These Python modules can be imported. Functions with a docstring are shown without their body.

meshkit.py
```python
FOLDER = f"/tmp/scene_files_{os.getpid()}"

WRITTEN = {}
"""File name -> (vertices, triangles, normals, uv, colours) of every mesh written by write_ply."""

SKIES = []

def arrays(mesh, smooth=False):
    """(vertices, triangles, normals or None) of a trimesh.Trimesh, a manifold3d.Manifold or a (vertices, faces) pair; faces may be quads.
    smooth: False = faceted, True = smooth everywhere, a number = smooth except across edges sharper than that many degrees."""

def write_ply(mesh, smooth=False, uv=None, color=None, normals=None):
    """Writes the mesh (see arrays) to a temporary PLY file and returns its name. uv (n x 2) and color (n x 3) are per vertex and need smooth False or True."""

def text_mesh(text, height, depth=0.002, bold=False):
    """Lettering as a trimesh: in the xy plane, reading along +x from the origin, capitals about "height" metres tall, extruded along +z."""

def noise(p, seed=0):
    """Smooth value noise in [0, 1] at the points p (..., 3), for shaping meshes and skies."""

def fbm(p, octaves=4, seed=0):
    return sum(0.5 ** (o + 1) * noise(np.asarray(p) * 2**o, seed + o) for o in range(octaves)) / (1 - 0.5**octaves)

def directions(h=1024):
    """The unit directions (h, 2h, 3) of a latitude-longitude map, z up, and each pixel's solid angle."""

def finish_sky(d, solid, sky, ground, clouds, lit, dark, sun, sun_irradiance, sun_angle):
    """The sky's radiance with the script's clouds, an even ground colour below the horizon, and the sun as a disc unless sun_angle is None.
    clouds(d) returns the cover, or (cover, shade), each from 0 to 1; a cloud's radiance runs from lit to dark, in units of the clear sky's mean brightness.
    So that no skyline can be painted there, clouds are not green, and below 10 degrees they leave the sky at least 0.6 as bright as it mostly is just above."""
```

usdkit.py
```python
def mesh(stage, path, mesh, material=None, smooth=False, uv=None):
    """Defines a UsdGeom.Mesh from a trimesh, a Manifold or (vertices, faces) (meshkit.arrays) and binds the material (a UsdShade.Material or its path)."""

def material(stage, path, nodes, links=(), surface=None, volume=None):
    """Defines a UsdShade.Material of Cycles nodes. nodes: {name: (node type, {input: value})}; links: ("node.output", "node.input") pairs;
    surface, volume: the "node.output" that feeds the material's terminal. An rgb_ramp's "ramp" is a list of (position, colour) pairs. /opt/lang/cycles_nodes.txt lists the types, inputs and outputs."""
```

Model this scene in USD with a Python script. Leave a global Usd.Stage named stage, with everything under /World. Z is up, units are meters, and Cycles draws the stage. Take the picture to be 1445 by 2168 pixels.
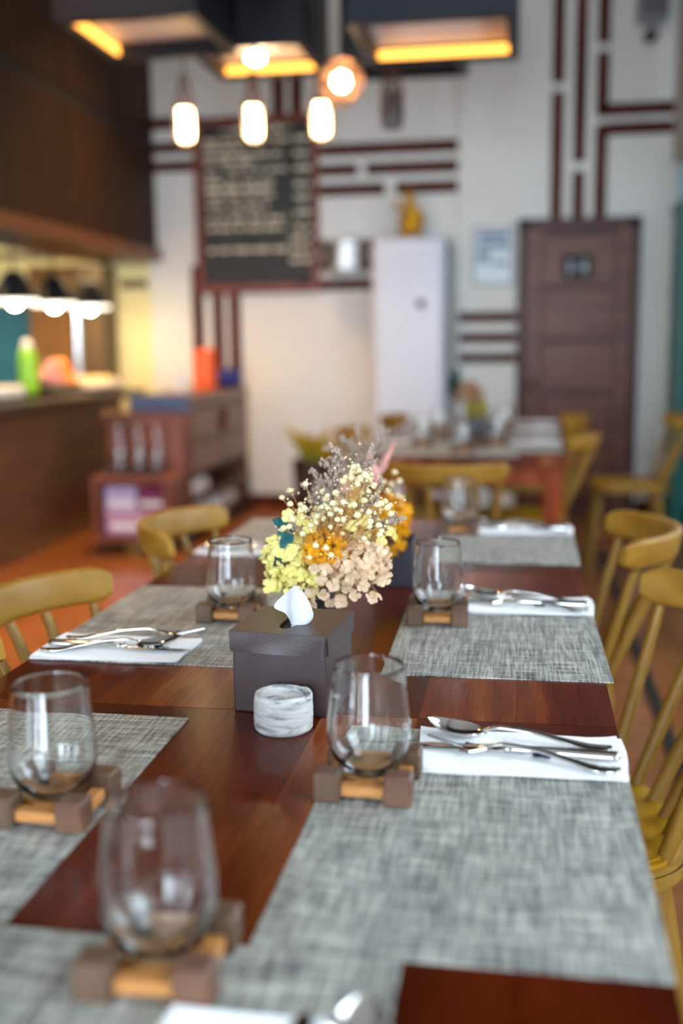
import math, random, numpy as np, trimesh, usdkit, meshkit
from pxr import Usd, UsdGeom, UsdLux, UsdShade, Gf, Sdf
from shapely.geometry import Polygon, Point, box as sbox

rng = np.random.default_rng(7)
random.seed(7)
stage = Usd.Stage.CreateInMemory()
UsdGeom.SetStageUpAxis(stage, 'Z'); UsdGeom.SetStageMetersPerUnit(stage, 1.0)
UsdGeom.Xform.Define(stage, '/World'); UsdGeom.Scope.Define(stage, '/World/Looks')
PI = math.pi

# ---------------------------------------------------------------- camera
EYE = np.array([0, 0, 1.185]); YAW, PITCH, ROLL, FPX = .170, .1552, -.01057, 2284.0
def camera():
    cy, sy = math.cos(YAW), math.sin(YAW)
    f = np.array([-sy*math.cos(PITCH), cy*math.cos(PITCH), -math.sin(PITCH)])
    r = np.array([cy, sy, 0.]); u = np.cross(r, f)
    r2 = math.cos(ROLL)*r+math.sin(ROLL)*u; u2 = -math.sin(ROLL)*r+math.cos(ROLL)*u
    c = UsdGeom.Camera.Define(stage, '/World/Camera')
    m = Gf.Matrix4d(*[float(x) for x in (*r2, 0, *u2, 0, *(-f), 0, *EYE, 1)])
    c.AddTransformOp().Set(m)
    c.CreateHorizontalApertureAttr(24.0); c.CreateVerticalApertureAttr(24.0*2168/1445)
    c.CreateFocalLengthAttr(24.0*FPX/1445)
    c.CreateFStopAttr(1.8); c.CreateFocusDistanceAttr(1.33)
    c.CreateClippingRangeAttr(Gf.Vec2f(.05, 200))
    c.CreateExposureAttr(0.43)
    return r2, u2, f
CR, CU, CF = camera()
def at(px, py, z=None, Y=None, X=None):
    """The point of a plane (z, Y or X = constant) that is seen at a pixel."""
    d = CF+CR*(px-722.5)/FPX-CU*(py-1084)/FPX
    t = (z-EYE[2])/d[2] if z is not None else (Y-EYE[1])/d[1] if Y is not None else (X-EYE[0])/d[0]
    return EYE+t*d

# ---------------------------------------------------------------- light
DAY, WARM, AMBER = (.71, .86, 1.0), (1.0, .70, .36), (1.0, .62, .26)
POW_SKY, POW_STREET, POW_SIDE, POW_KITCHEN, POW_HEAT, POW_PEND, POW_DOWN = 27.0, 21.0, 9.0, 9.0, 120.0, 20.0, 1500.0
def rect_light(name, loc, rot, w, h, inten, col):
    l = UsdLux.RectLight.Define(stage, '/World/'+name)
    l.CreateWidthAttr(w); l.CreateHeightAttr(h); l.CreateIntensityAttr(inten); l.CreateColorAttr(Gf.Vec3f(*col))
    l.AddTranslateOp().Set(Gf.Vec3d(*loc)); l.AddRotateXYZOp().Set(Gf.Vec3f(*rot))
    return l
def sphere_light(path, loc, r, inten, col):
    l = UsdLux.SphereLight.Define(stage, path)
    l.CreateRadiusAttr(r); l.CreateIntensityAttr(inten); l.CreateColorAttr(Gf.Vec3f(*col))
    l.AddTranslateOp().Set(Gf.Vec3d(*loc))
    return l
dome = UsdLux.DomeLight.Define(stage, '/World/Sky'); dome.CreateIntensityAttr(.35); dome.CreateColorAttr(Gf.Vec3f(.75, .87, 1.0))
# daylight outside the window panes: the rear windows stand behind the camera, the side windows on the right
REAR_Y, RIGHT_X, BACK_Y, LEFT_X, CEIL = -2.6, 1.45, 7.7, -4.4, 3.95
REAR_WIN = [(-3.75, .5), (-2.9, .3), (-1.45, .4), (-.25, 1.0)]          # centre x, width
WIN_Z0, WIN_Z1 = .12, 2.75
SIDE_WIN = [(.1, 1.2), (2.4, 1.2), (4.6, .8)]                                        # centre y, width
# ---------------------------------------------------------------- materials
def mk(name, nodes, links, surface):
    return usdkit.material(stage, '/World/Looks/'+name, nodes, links, surface=surface)
def srgb(r, g, b):
    return tuple((x/255/12.92 if x/255 < .04045 else ((x/255+.055)/1.055)**2.4) for x in (r, g, b))
def pm(name, col, rough=.5, metallic=0, var=0, vscale=(6, 6, 6), bump=0, bscale=80, off=(0, 0, 0), coat=0, col2=None, spec=.5, **kw):
    """Principled material; var mixes the colour towards col2 by stretched noise, bump adds fine relief."""
    n = {'p': ('principled_bsdf', {'base_color': col, 'roughness': rough, 'metallic': metallic, 'coat_weight': coat, 'specular_ior_level': spec, **kw})}
    l = []
    if var or bump:
        n['tc'] = ('texture_coordinate', {})
    if var:
        c2 = col2 or tuple(c*(1-var) for c in col)
        n['map'] = ('mapping', {'scale': vscale, 'location': off}); n['nz'] = ('noise_texture', {'scale': 1.0, 'detail': 4.0, 'roughness': .6})
        n['rp'] = ('rgb_ramp', {'ramp': [(.3, c2), (.68, col)]})
        l += [('tc.object', 'map.vector'), ('map.vector', 'nz.vector'), ('nz.fac', 'rp.fac'), ('rp.color', 'p.base_color')]
    if bump:
        n['bn'] = ('noise_texture', {'scale': bscale, 'detail': 3.0}); n['bp'] = ('bump', {'strength': bump, 'distance': .004})
        l += [('tc.object', 'bn.vector'), ('bn.fac', 'bp.height'), ('bp.normal', 'p.normal')]
    return mk(name, n, l, 'p.BSDF')
def emit(name, col, strength):
    return mk(name, {'e': ('emission', {'color': col, 'strength': strength})}, [], 'e.emission')

def wood(name, c1, c2, c3, axis='y', off=(0, 0, 0), rough=.3, coat=0, fine=1.0, bump=.08, bscale=60, spec=.5):
    """Wood: broad streaks and a fine grain along the axis."""
    s1 = {'x': (1.6, 14, 14), 'y': (14, 1.6, 14), 'z': (14, 14, 1.6)}[axis]
    s2 = {'x': (9, 260, 260), 'y': (260, 9, 260), 'z': (260, 260, 9)}[axis]
    n = {'tc': ('texture_coordinate', {}), 'm1': ('mapping', {'scale': s1, 'location': off}), 'm2': ('mapping', {'scale': s2, 'location': off}),
         'n1': ('noise_texture', {'scale': 1.0, 'detail': 5.0, 'distortion': .6}), 'n2': ('noise_texture', {'scale': 1.0, 'detail': 2.0}),
         'rp': ('rgb_ramp', {'ramp': [(.25, c1), (.5, c2), (.75, c3)]}), 'dk': ('rgb_ramp', {'ramp': [(.3, (.55,)*3), (.55, (1.,)*3)]}),
         'mx': ('mix_color', {'blend_type': 'multiply', 'fac': .55*fine}), 'bn': ('noise_texture', {'scale': bscale, 'detail': 2.0}), 'bp': ('bump', {'strength': bump, 'distance': .003}),
         'p': ('principled_bsdf', {'roughness': rough, 'coat_weight': coat, 'coat_roughness': .12, 'specular_ior_level': spec})}
    l = [('tc.object', 'm1.vector'), ('tc.object', 'm2.vector'), ('m1.vector', 'n1.vector'), ('m2.vector', 'n2.vector'), ('n1.fac', 'rp.fac'), ('n2.fac', 'dk.fac'),
         ('rp.color', 'mx.a'), ('dk.color', 'mx.b'), ('mx.result', 'p.base_color'), ('tc.object', 'bn.vector'), ('bn.fac', 'bp.height'), ('bp.normal', 'p.normal'), ('bp.normal', 'p.coat_normal')]
    return mk(name, n, l, 'p.BSDF')

def weave():
    """Woven vinyl mat: every thread of warp and weft with its own streaks of ivory, grey and charcoal."""
    n = {'tc': ('texture_coordinate', {}), 'oi': ('object_info', {}), 'add': ('vector_math', {'math_type': 'add'}), 'sp': ('separate_xyz', {}), 'sl': ('separate_xyz', {})}
    l = [('tc.object', 'sp.vector'), ('oi.location', 'sl.vector')]
    P = 740.0
    for a, b in (('x', 'y'), ('y', 'x')):
        n['u'+a] = ('math', {'math_type': 'multiply', 'value2': P}); n['f'+a] = ('math', {'math_type': 'floor'})
        n['w'+a] = ('math', {'math_type': 'multiply', 'value2': .62}); n['s'+a] = ('math', {'math_type': 'multiply', 'value2': 15.0})
        n['c'+a] = ('combine_xyz', {}); n['n'+a] = ('noise_texture', {'scale': 1.0, 'detail': 4.0, 'roughness': .62})
        n['r'+a] = ('rgb_ramp', {'ramp': [(.35, srgb(30, 33, 38)), (.45, srgb(96, 96, 94)), (.54, srgb(168, 167, 157)), (.66, srgb(207, 203, 188))]})
        l += [('sp.'+a, f'u{a}.value1'), (f'u{a}.value', f'f{a}.value1'), (f'f{a}.value', f'w{a}.value1'), ('sp.'+b, f's{a}.value1'),
              (f'w{a}.value', f'c{a}.x'), (f's{a}.value', f'c{a}.y'), ('sl.'+b, f'c{a}.z'), (f'c{a}.vector', f'n{a}.vector'), (f'n{a}.fac', f'r{a}.fac')]
    n['sum'] = ('math', {'math_type': 'add'}); n['mod'] = ('math', {'math_type': 'floored_modulo', 'value2': 2.0})
    n['mix'] = ('mix_color', {'blend_type': 'mix'}); n['big'] = ('noise_texture', {'scale': 14.0, 'detail': 3.0}); n['bigr'] = ('rgb_ramp', {'ramp': [(.35, (.74, .75, .76)), (.6, (1., 1., 1.))]})
    n['mul'] = ('mix_color', {'blend_type': 'multiply', 'fac': .8}); n['bp'] = ('bump', {'strength': .5, 'distance': .0008}); n['p'] = ('principled_bsdf', {'roughness': .42, 'specular_ior_level': .55})
    l += [('fx.value', 'sum.value1'), ('fy.value', 'sum.value2'), ('sum.value', 'mod.value1'), ('mod.value', 'mix.fac'), ('rx.color', 'mix.a'), ('ry.color', 'mix.b'),
          ('tc.object', 'big.vector'), ('big.fac', 'bigr.fac'), ('mix.result', 'mul.a'), ('bigr.color', 'mul.b'), ('mul.result', 'p.base_color'), ('mod.value', 'bp.height'), ('bp.normal', 'p.normal')]
    del n['add']
    return mk('mat_weave', n, l, 'p.BSDF')

def petal_mat(name, c1, c2, trans=.3):
    n = {'tc': ('texture_coordinate', {}), 'nz': ('noise_texture', {'scale': 130.0, 'detail': 3.0}), 'rp': ('rgb_ramp', {'ramp': [(.3, c1), (.7, c2)]}),
         'd': ('principled_bsdf', {'roughness': .65, 'specular_ior_level': .25}), 't': ('translucent_bsdf', {}), 'm': ('mix_closure', {'fac': trans})}
    l = [('tc.object', 'nz.vector'), ('nz.fac', 'rp.fac'), ('rp.color', 'd.base_color'), ('rp.color', 't.color'), ('d.BSDF', 'm.closure1'), ('t.BSDF', 'm.closure2')]
    return mk(name, n, l, 'm.closure')

M = {}
TW = [((58, 15, 2), (82, 26, 6), (120, 58, 20)), ((50, 12, 2), (68, 18, 3), (86, 29, 8)), ((70, 20, 4), (112, 52, 20), (158, 98, 54)), ((54, 15, 3), (72, 22, 5), (82, 30, 8))]
for i, t in enumerate(TW):
    M[f'table{i}'] = wood(f'table_wood_{i}', *[srgb(*c) for c in t], off=(i*3.7, i*2.3, i), rough=.2, coat=.0, spec=.1, bump=.05, bscale=110)
M['table_dark'] = wood('table_leg_wood', srgb(104, 40, 14), srgb(134, 56, 22), srgb(158, 72, 32), axis='z', rough=.4, spec=.15)
M['weave'] = weave()
M['chair'] = wood('chair_wood', srgb(124, 88, 26), srgb(140, 103, 36), srgb(156, 120, 52), axis='z', rough=.42, spec=.35, fine=.35, bump=.03)
M['chair_rail'] = wood('chair_rail_wood', srgb(126, 86, 20), srgb(143, 102, 30), srgb(160, 120, 46), axis='y', rough=.42, spec=.35, fine=.4, bump=.03)
M['seat_yellow'] = pm('seat_yellow', srgb(166, 120, 2), .45, var=.12, vscale=(8, 8, 8))
M['glass'] = mk('drinking_glass', {'p': ('glass_bsdf', {'color': (.985, .99, .985), 'roughness': 0.0, 'IOR': 1.48})}, [], 'p.BSDF')
M['block'] = wood('coaster_block_wood', srgb(66, 44, 30), srgb(90, 64, 46), srgb(112, 84, 64), axis='z', rough=.5, bump=.2)
M['block2'] = wood('coaster_block_wood_red', srgb(70, 42, 26), srgb(96, 62, 42), srgb(116, 80, 56), axis='x', rough=.5, bump=.2)
M['slat'] = wood('coaster_slat_wood', srgb(150, 92, 40), srgb(184, 122, 62), srgb(206, 150, 86), axis='x', rough=.48, bump=.12)
M['steel'] = pm('polished_steel', (.62, .61, .59), .09, 1.0)
M['napkin'] = pm('napkin_paper', srgb(236, 236, 236), .8, bump=.25, bscale=260, spec=.2)
M['ink_navy'] = pm('napkin_ink_navy', srgb(28, 30, 74), .7)
M['ink_grey'] = pm('napkin_ink_grey', srgb(150, 150, 152), .7)
M['leather'] = pm('brown_leatherette', srgb(52, 33, 33), .36, bump=.1, bscale=700, var=.25, vscale=(20, 20, 20), spec=.6)
M['slot_dark'] = pm('slot_dark', srgb(18, 15, 14), .7)
M['tissue'] = petal_mat('tissue_paper', srgb(206, 206, 210), srgb(218, 218, 222), .3)
M['navy_pot'] = pm('navy_leatherette', srgb(38, 34, 46), .35, bump=.2, bscale=380)
def candle_mat():
    n = {'tc': ('texture_coordinate', {}), 'm': ('mapping', {'scale': (22, 22, 120)}), 'n': ('noise_texture', {'scale': 1.0, 'detail': 6.0, 'roughness': .65, 'distortion': .8}),
         'r': ('rgb_ramp', {'ramp': [(.34, srgb(84, 86, 94)), (.41, srgb(136, 136, 138)), (.49, srgb(178, 175, 170)), (.75, srgb(204, 200, 192))]}),
         'b': ('bump', {'strength': .4, 'distance': .002}), 'p': ('principled_bsdf', {'roughness': .6})}
    l = [('tc.object', 'm.vector'), ('m.vector', 'n.vector'), ('n.fac', 'r.fac'), ('r.color', 'p.base_color'), ('n.fac', 'b.height'), ('b.normal', 'p.normal')]
    return mk('candle_stone', n, l, 'p.BSDF')
M['candle'] = candle_mat()
M['wax'] = pm('candle_wax', srgb(150, 142, 126), .4, var=.3, vscale=(60, 60, 60))
M['wick'] = pm('candle_wick', srgb(206, 196, 170), .8)
M['pet_yellow'] = petal_mat('petal_pale_yellow', srgb(230, 216, 120), srgb(240, 230, 158))
M['pet_orange'] = petal_mat('petal_mustard', srgb(222, 146, 8), srgb(246, 186, 30))
M['pet_beige'] = petal_mat('petal_beige', srgb(218, 184, 146), srgb(238, 214, 184))
M['pet_tan'] = petal_mat('petal_tan', srgb(160, 112, 74), srgb(186, 140, 100))
M['pet_pink'] = petal_mat('plume_pink', srgb(206, 150, 136), srgb(226, 176, 162))
M['cream'] = petal_mat('blossom_cream', srgb(230, 208, 156), srgb(242, 228, 186), .2)
M['statice'] = pm('statice_grey_brown', srgb(164, 142, 126), .8, var=.35, vscale=(200, 200, 200))
M['stem_dark'] = pm('stem_dark', srgb(86, 68, 50), .7)
M['stem_gold'] = pm('stem_straw', srgb(190, 142, 74), .7)
M['euc'] = petal_mat('eucalyptus_teal', srgb(18, 70, 74), srgb(34, 96, 98), .12)
M['wall'] = pm('wall_paint', srgb(224, 221, 214), .6, var=.04, vscale=(3, 3, 3), bump=.05, bscale=40)
M['wall_dark'] = pm('wall_dark_paint', srgb(64, 54, 46), .7)
M['ceiling_dark'] = pm('ceiling_dark_paint', srgb(40, 34, 30), .8)
M['ceiling'] = pm('ceiling_paint', srgb(150, 146, 140), .8)
M['tile'] = pm('floor_tile', srgb(142, 88, 46), .18, var=.3, vscale=(5, 5, 5), bump=.04, bscale=30)
M['tile2'] = pm('floor_tile_dark', srgb(130, 80, 42), .18, var=.3, vscale=(5, 5, 5), off=(4, 2, 1), bump=.04, bscale=30)
M['grout'] = pm('floor_grout', srgb(112, 92, 76), .8)
M['black'] = pm('black_trim', srgb(24, 26, 30), .35)
M['batten'] = wood('batten_wood', srgb(62, 20, 12), srgb(80, 30, 18), srgb(94, 38, 24), axis='z', rough=.6, spec=.1)
M['door'] = wood('door_wood', srgb(82, 42, 28), srgb(108, 58, 40), srgb(126, 72, 50), axis='x', rough=.36, off=(1, 4, 2), spec=.3)
M['door_frame'] = wood('door_frame_wood', srgb(58, 22, 18), srgb(76, 32, 26), srgb(90, 42, 34), axis='z', rough=.4, spec=.3)
M['panel'] = pm('cabinet_panel', srgb(54, 33, 12), .6, spec=.2, var=.25, vscale=(2, 2, 1), bump=.05)
M['panel_gap'] = pm('cabinet_seam', srgb(26, 20, 15), .7)
M['ledge'] = wood('ledge_wood', srgb(84, 48, 18), srgb(104, 62, 26), srgb(120, 76, 36), axis='y', rough=.4)
def cladding():
    n = {'tc': ('texture_coordinate', {}), 'b': ('brick_texture', {'color1': srgb(128, 86, 54), 'color2': srgb(108, 70, 44), 'mortar': srgb(74, 50, 34), 'scale': 1.0, 'mortar_size': .004, 'brick_width': .34, 'row_height': .035}),
         's': ('separate_xyz', {}), 'c': ('combine_xyz', {}), 'p': ('principled_bsdf', {'roughness': .5})}
    l = [('tc.object', 's.vector'), ('s.y', 'c.x'), ('s.z', 'c.y'), ('c.vector', 'b.vector'), ('b.color', 'p.base_color')]
    return mk('counter_cladding', n, l, 'p.BSDF')
M['cladding'] = cladding()
M['worktop'] = pm('worktop_dark', srgb(52, 38, 30), .25)
M['chalk_board'] = pm('chalkboard', srgb(46, 46, 44), .6, var=.15, vscale=(4, 4, 4))
M['chalk'] = pm('chalk', srgb(238, 226, 200), .9)
M['board_frame'] = wood('board_frame_wood', srgb(104, 40, 20), srgb(124, 54, 28), srgb(140, 68, 38), axis='z', rough=.4)
M['ac_white'] = pm('ac_white', srgb(206, 207, 216), .3)
M['ac_side'] = pm('ac_side', srgb(96, 100, 88), .4)
M['gold'] = pm('gold_paint', srgb(214, 158, 30), .3, .6, bump=.1, bscale=60)
M['navy_box'] = pm('hanging_box_paint', srgb(17, 17, 25), .45, spec=.25)
M['box_lining'] = pm('hanging_box_lining', srgb(218, 206, 204), .5)
M['led'] = emit('led_amber', (1.0, .40, .06), 3.2)
M['lamp_glow'] = emit('lamp_glow', (1.0, .68, .34), POW_PEND)
M['bulb_glow'] = emit('bulb_glow', (1.0, .74, .42), 60.0)
M['heat_glow'] = emit('heat_lamp_glow', (1.0, .66, .32), POW_HEAT)
M['down_glow'] = emit('downlight_glow', (1.0, .54, .20), POW_DOWN)
M['heat_rim'] = emit('heat_lamp_rim', (1.0, .86, .66), 3.0)
M['heat_inner'] = pm('heat_lamp_inner', srgb(250, 244, 230), .5)
M['bamboo'] = pm('bamboo_dark', srgb(70, 40, 24), .5)
M['rattan'] = pm('rattan', srgb(132, 88, 56), .6)
M['shade_off'] = mk('unlit_shade', {'p': ('principled_bsdf', {'base_color': srgb(46, 40, 44), 'roughness': .4})}, [], 'p.BSDF')
M['cord'] = pm('cord_black', srgb(22, 20, 20), .6)
M['chrome'] = pm('chrome', (.75, .74, .72), .15, 1.0)
M['satin'] = pm('satin_steel', (.55, .54, .53), .42, 1.0)
M['teal'] = pm('teal_paint', srgb(0, 118, 112), .4, var=.15, vscale=(5, 5, 5))
M['teal_light'] = pm('teal_pale', srgb(138, 178, 182), .4)
M['taupe'] = pm('curtain_taupe', srgb(150, 138, 126), .85)
M['white'] = pm('white_plain', srgb(232, 230, 224), .5)
M['poster'] = pm('poster_paper', srgb(214, 224, 226), .4)
M['poster_blue'] = pm('poster_blue', srgb(70, 92, 150), .5)
M['poster_mid'] = pm('poster_grey_blue', srgb(132, 156, 172), .5)
M['poster_frame'] = pm('poster_frame', srgb(96, 92, 100), .4)
M['sign'] = pm('sign_plate', srgb(14, 16, 22), .5, spec=.2)
M['sign_fig'] = pm('sign_figure', srgb(196, 204, 206), .5)
M['brass'] = pm('brass_knob', srgb(140, 112, 70), .3, 1.0)
M['grey_plastic'] = pm('grey_plastic', srgb(150, 152, 158), .45)
M['navy_lam'] = pm('navy_laminate', srgb(66, 78, 104), .3)
M['station'] = wood('station_wood', srgb(92, 54, 38), srgb(116, 72, 52), srgb(132, 86, 64), axis='y', rough=.35)
M['cart_wood'] = wood('cart_wood', srgb(104, 54, 38), srgb(130, 72, 52), srgb(146, 86, 64), axis='x', rough=.35)
M['orange'] = pm('orange_plastic', srgb(238, 96, 14), .35)
M['blue'] = pm('royal_blue_cloth', srgb(34, 42, 120), .8)
M['lime'] = pm('lime_green', srgb(150, 210, 20), .3)
M['pinkish'] = pm('pink_onion', srgb(196, 132, 132), .35, var=.3, vscale=(30, 30, 30))
M['fruit'] = pm('orange_fruit', srgb(232, 136, 40), .4, bump=.2, bscale=150)
M['cream_food'] = pm('cream_food', srgb(236, 214, 166), .6, var=.25, vscale=(40, 40, 40))
M['magenta'] = pm('magenta_card', srgb(122, 24, 66), .5)
M['lilac'] = pm('lilac_card', srgb(186, 164, 196), .5)
M['lilac_pink'] = pm('lilac_pink_card', srgb(188, 140, 168), .5)
M['pot_brown'] = pm('pot_brown', srgb(62, 44, 34), .5)
M['leaf'] = petal_mat('plant_leaf_olive', srgb(150, 136, 28), srgb(184, 168, 56), .3)
M['leaf_dark'] = petal_mat('plant_leaf_dark', srgb(28, 56, 46), srgb(44, 78, 62), .1)
M['kitchen_teal'] = pm('kitchen_teal', srgb(58, 118, 134), .4)
M['kitchen_brown'] = pm('kitchen_brown', srgb(140, 94, 44), .5, var=.2, vscale=(3, 3, 3))
M['kitchen_dark'] = pm('kitchen_dark', srgb(92, 72, 48), .5)
M['kitchen_wall'] = pm('kitchen_wall', srgb(230, 216, 160), .6)
M['day_sky'] = emit('window_daylight_sky', DAY, POW_SKY)
M['day_street'] = emit('window_daylight_street', DAY, POW_STREET)
M['day_side'] = emit('window_daylight_side', DAY, POW_SIDE)
M['win_frame'] = pm('window_frame', srgb(210, 208, 204), .5)

# ---------------------------------------------------------------- geometry helpers
def cat(ms):
    return trimesh.util.concatenate([m for m in ms])
def bx(c, s, r=0.0):
    """Box with centre c and size s; r chamfers the edges."""
    s = np.asarray(s, float)/2; c = np.asarray(c, float)
    if r <= 0:
        m = trimesh.creation.box(s*2); m.apply_translation(c); return m
    r = min(r, s.min()*.49); pts = []
    for sx in (-1, 1):
        for sy in (-1, 1):
            for sz in (-1, 1):
                k = np.array([sx, sy, sz])
                for a in range(3):
                    q = s-r; q = q.copy(); q[a] = s[a]; pts.append(k*q)
    m = trimesh.convex.convex_hull(np.array(pts)); m.apply_translation(c); return m
def bb(x0, x1, y0, y1, z0, z1, r=0.0):
    return bx(((x0+x1)/2, (y0+y1)/2, (z0+z1)/2), (abs(x1-x0), abs(y1-y0), abs(z1-z0)), r)
def lathe(prof, seg=32, c=(0, 0, 0)):
    p = np.asarray(prof, float); n = len(p); a = np.arange(seg)*2*PI/seg
    v = np.stack([p[:, None, 0]*np.cos(a), p[:, None, 0]*np.sin(a), np.repeat(p[:, 1:2], seg, 1)], -1).reshape(-1, 3)+np.asarray(c)
    i, j = np.meshgrid(np.arange(n-1), np.arange(seg), indexing='ij'); k = (j+1) % seg
    q = np.stack([i*seg+j, i*seg+k, (i+1)*seg+k, (i+1)*seg+j], -1).reshape(-1, 4)
    f = np.vstack([q[:, [0, 1, 2]], q[:, [0, 2, 3]]])
    m = trimesh.Trimesh(v, f, process=False); m.merge_vertices(); m.update_faces(m.nondegenerate_faces()); m.fix_normals() if m.is_watertight else None
    return m
def tube(pts, radii, sides=8):
    p = np.asarray(pts, float); n = len(p); r = np.broadcast_to(np.asarray(radii, float), (n,))
    t = np.gradient(p, axis=0); t /= np.linalg.norm(t, axis=1, keepdims=True)+1e-12
    ref = np.array([0, 0, 1.]) if abs(t[:, 2]).mean() < .85 else np.array([1., 0, 0])
    a = np.cross(t, ref); a /= np.linalg.norm(a, axis=1, keepdims=True)+1e-12; b = np.cross(t, a)
    an = np.arange(sides)*2*PI/sides
    v = (p[:, None]+r[:, None, None]*(np.cos(an)[None, :, None]*a[:, None]+np.sin(an)[None, :, None]*b[:, None])).reshape(-1, 3)
    i, j = np.meshgrid(np.arange(n-1), np.arange(sides), indexing='ij'); k = (j+1) % sides
    q = np.stack([i*sides+j, i*sides+k, (i+1)*sides+k, (i+1)*sides+j], -1).reshape(-1, 4)
    f = np.vstack([q[:, [0, 2, 1]], q[:, [0, 3, 2]]])
    v = np.vstack([v, p[0], p[-1]]); c0, c1 = len(v)-2, len(v)-1; s = np.arange(sides); k = (s+1) % sides
    f = np.vstack([f, np.stack([np.full(sides, c0), k, s], 1)[:, ::-1][:, [0, 1, 2]], np.stack([np.full(sides, c1), (n-1)*sides+s, (n-1)*sides+k], 1)[:, ::-1]])
    m = trimesh.Trimesh(v, f, process=False); m.fix_normals(); return m
def grid_surface(P, thick=0.0):
    """Grid of points (n, m, 3) as a surface, or as a thin solid of the given thickness."""
    n, m = P.shape[:2]
    i, j = np.meshgrid(np.arange(n-1), np.arange(m-1), indexing='ij')
    q = np.stack([i*m+j, (i+1)*m+j, (i+1)*m+j+1, i*m+j+1], -1).reshape(-1, 4)
    f = np.vstack([q[:, [0, 1, 2]], q[:, [0, 2, 3]]]); v = P.reshape(-1, 3)
    if thick <= 0:
        return trimesh.Trimesh(v, f, process=False)
    nn = trimesh.Trimesh(v, f, process=False).vertex_normals
    v2 = np.vstack([v+nn*thick/2, v-nn*thick/2]); N = len(v)
    ring = [*(i*m for i in range(n-1)), *((n-1)*m+j for j in range(m-1)), *(i*m+m-1 for i in range(n-1, 0, -1)), *(j for j in range(m-1, 0, -1))]
    rg = np.array(ring); rn = np.roll(rg, -1)
    sf = np.vstack([np.stack([rg, rn, rn+N], 1), np.stack([rg, rn+N, rg+N], 1)])
    t = trimesh.Trimesh(v2, np.vstack([f, f[:, ::-1]+N, sf]), process=False); t.fix_normals(); return t
def upsample(P, k):
    from scipy.interpolate import PchipInterpolator as CubicSpline
    n, m = P.shape[:2]
    Q = CubicSpline(np.arange(n), P, axis=0)(np.linspace(0, n-1, (n-1)*k+1))
    return CubicSpline(np.arange(m), Q, axis=1)(np.linspace(0, m-1, (m-1)*k+1))
def mv(m, d, rz=0.0, about=(0, 0, 0)):
    m = m.copy()
    if rz: m.apply_transform(trimesh.transformations.rotation_matrix(rz, [0, 0, 1], about))
    m.apply_translation(d); return m
def extr(poly, h, z=0):
    m = trimesh.creation.extrude_polygon(poly, h, engine='earcut'); m.apply_translation((0, 0, z)); return m

# ---------------------------------------------------------------- stage helpers
USED = {}
def numbered(parent, name):
    k = USED.setdefault((parent, name), 0); USED[(parent, name)] += 1
    return f'{parent}/{name}' + (f'_{k:03d}' if k else '')
def tag(prim, label=None, category=None, group=None, kind=None):
    for k, v in (('label', label), ('category', category), ('group', group), ('kind', kind)):
        if v: prim.SetCustomDataByKey(k, v)
    return prim
def thing(name, label, category, loc=(0, 0, 0), rz=0.0, group=None):
    x = UsdGeom.Xform.Define(stage, numbered('/World', name))
    x.AddTranslateOp().Set(Gf.Vec3d(*map(float, loc))); x.AddRotateZOp().Set(math.degrees(rz))
    return tag(x.GetPrim(), label, category, group)
def part(parent, name, mesh, mat, label=None, smooth=30, kind=None):
    m = usdkit.mesh(stage, numbered(str(parent.GetPath()), name), mesh, M[mat] if isinstance(mat, str) else mat, smooth=smooth)
    return tag(m.GetPrim(), label=label, kind=kind)
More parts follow.
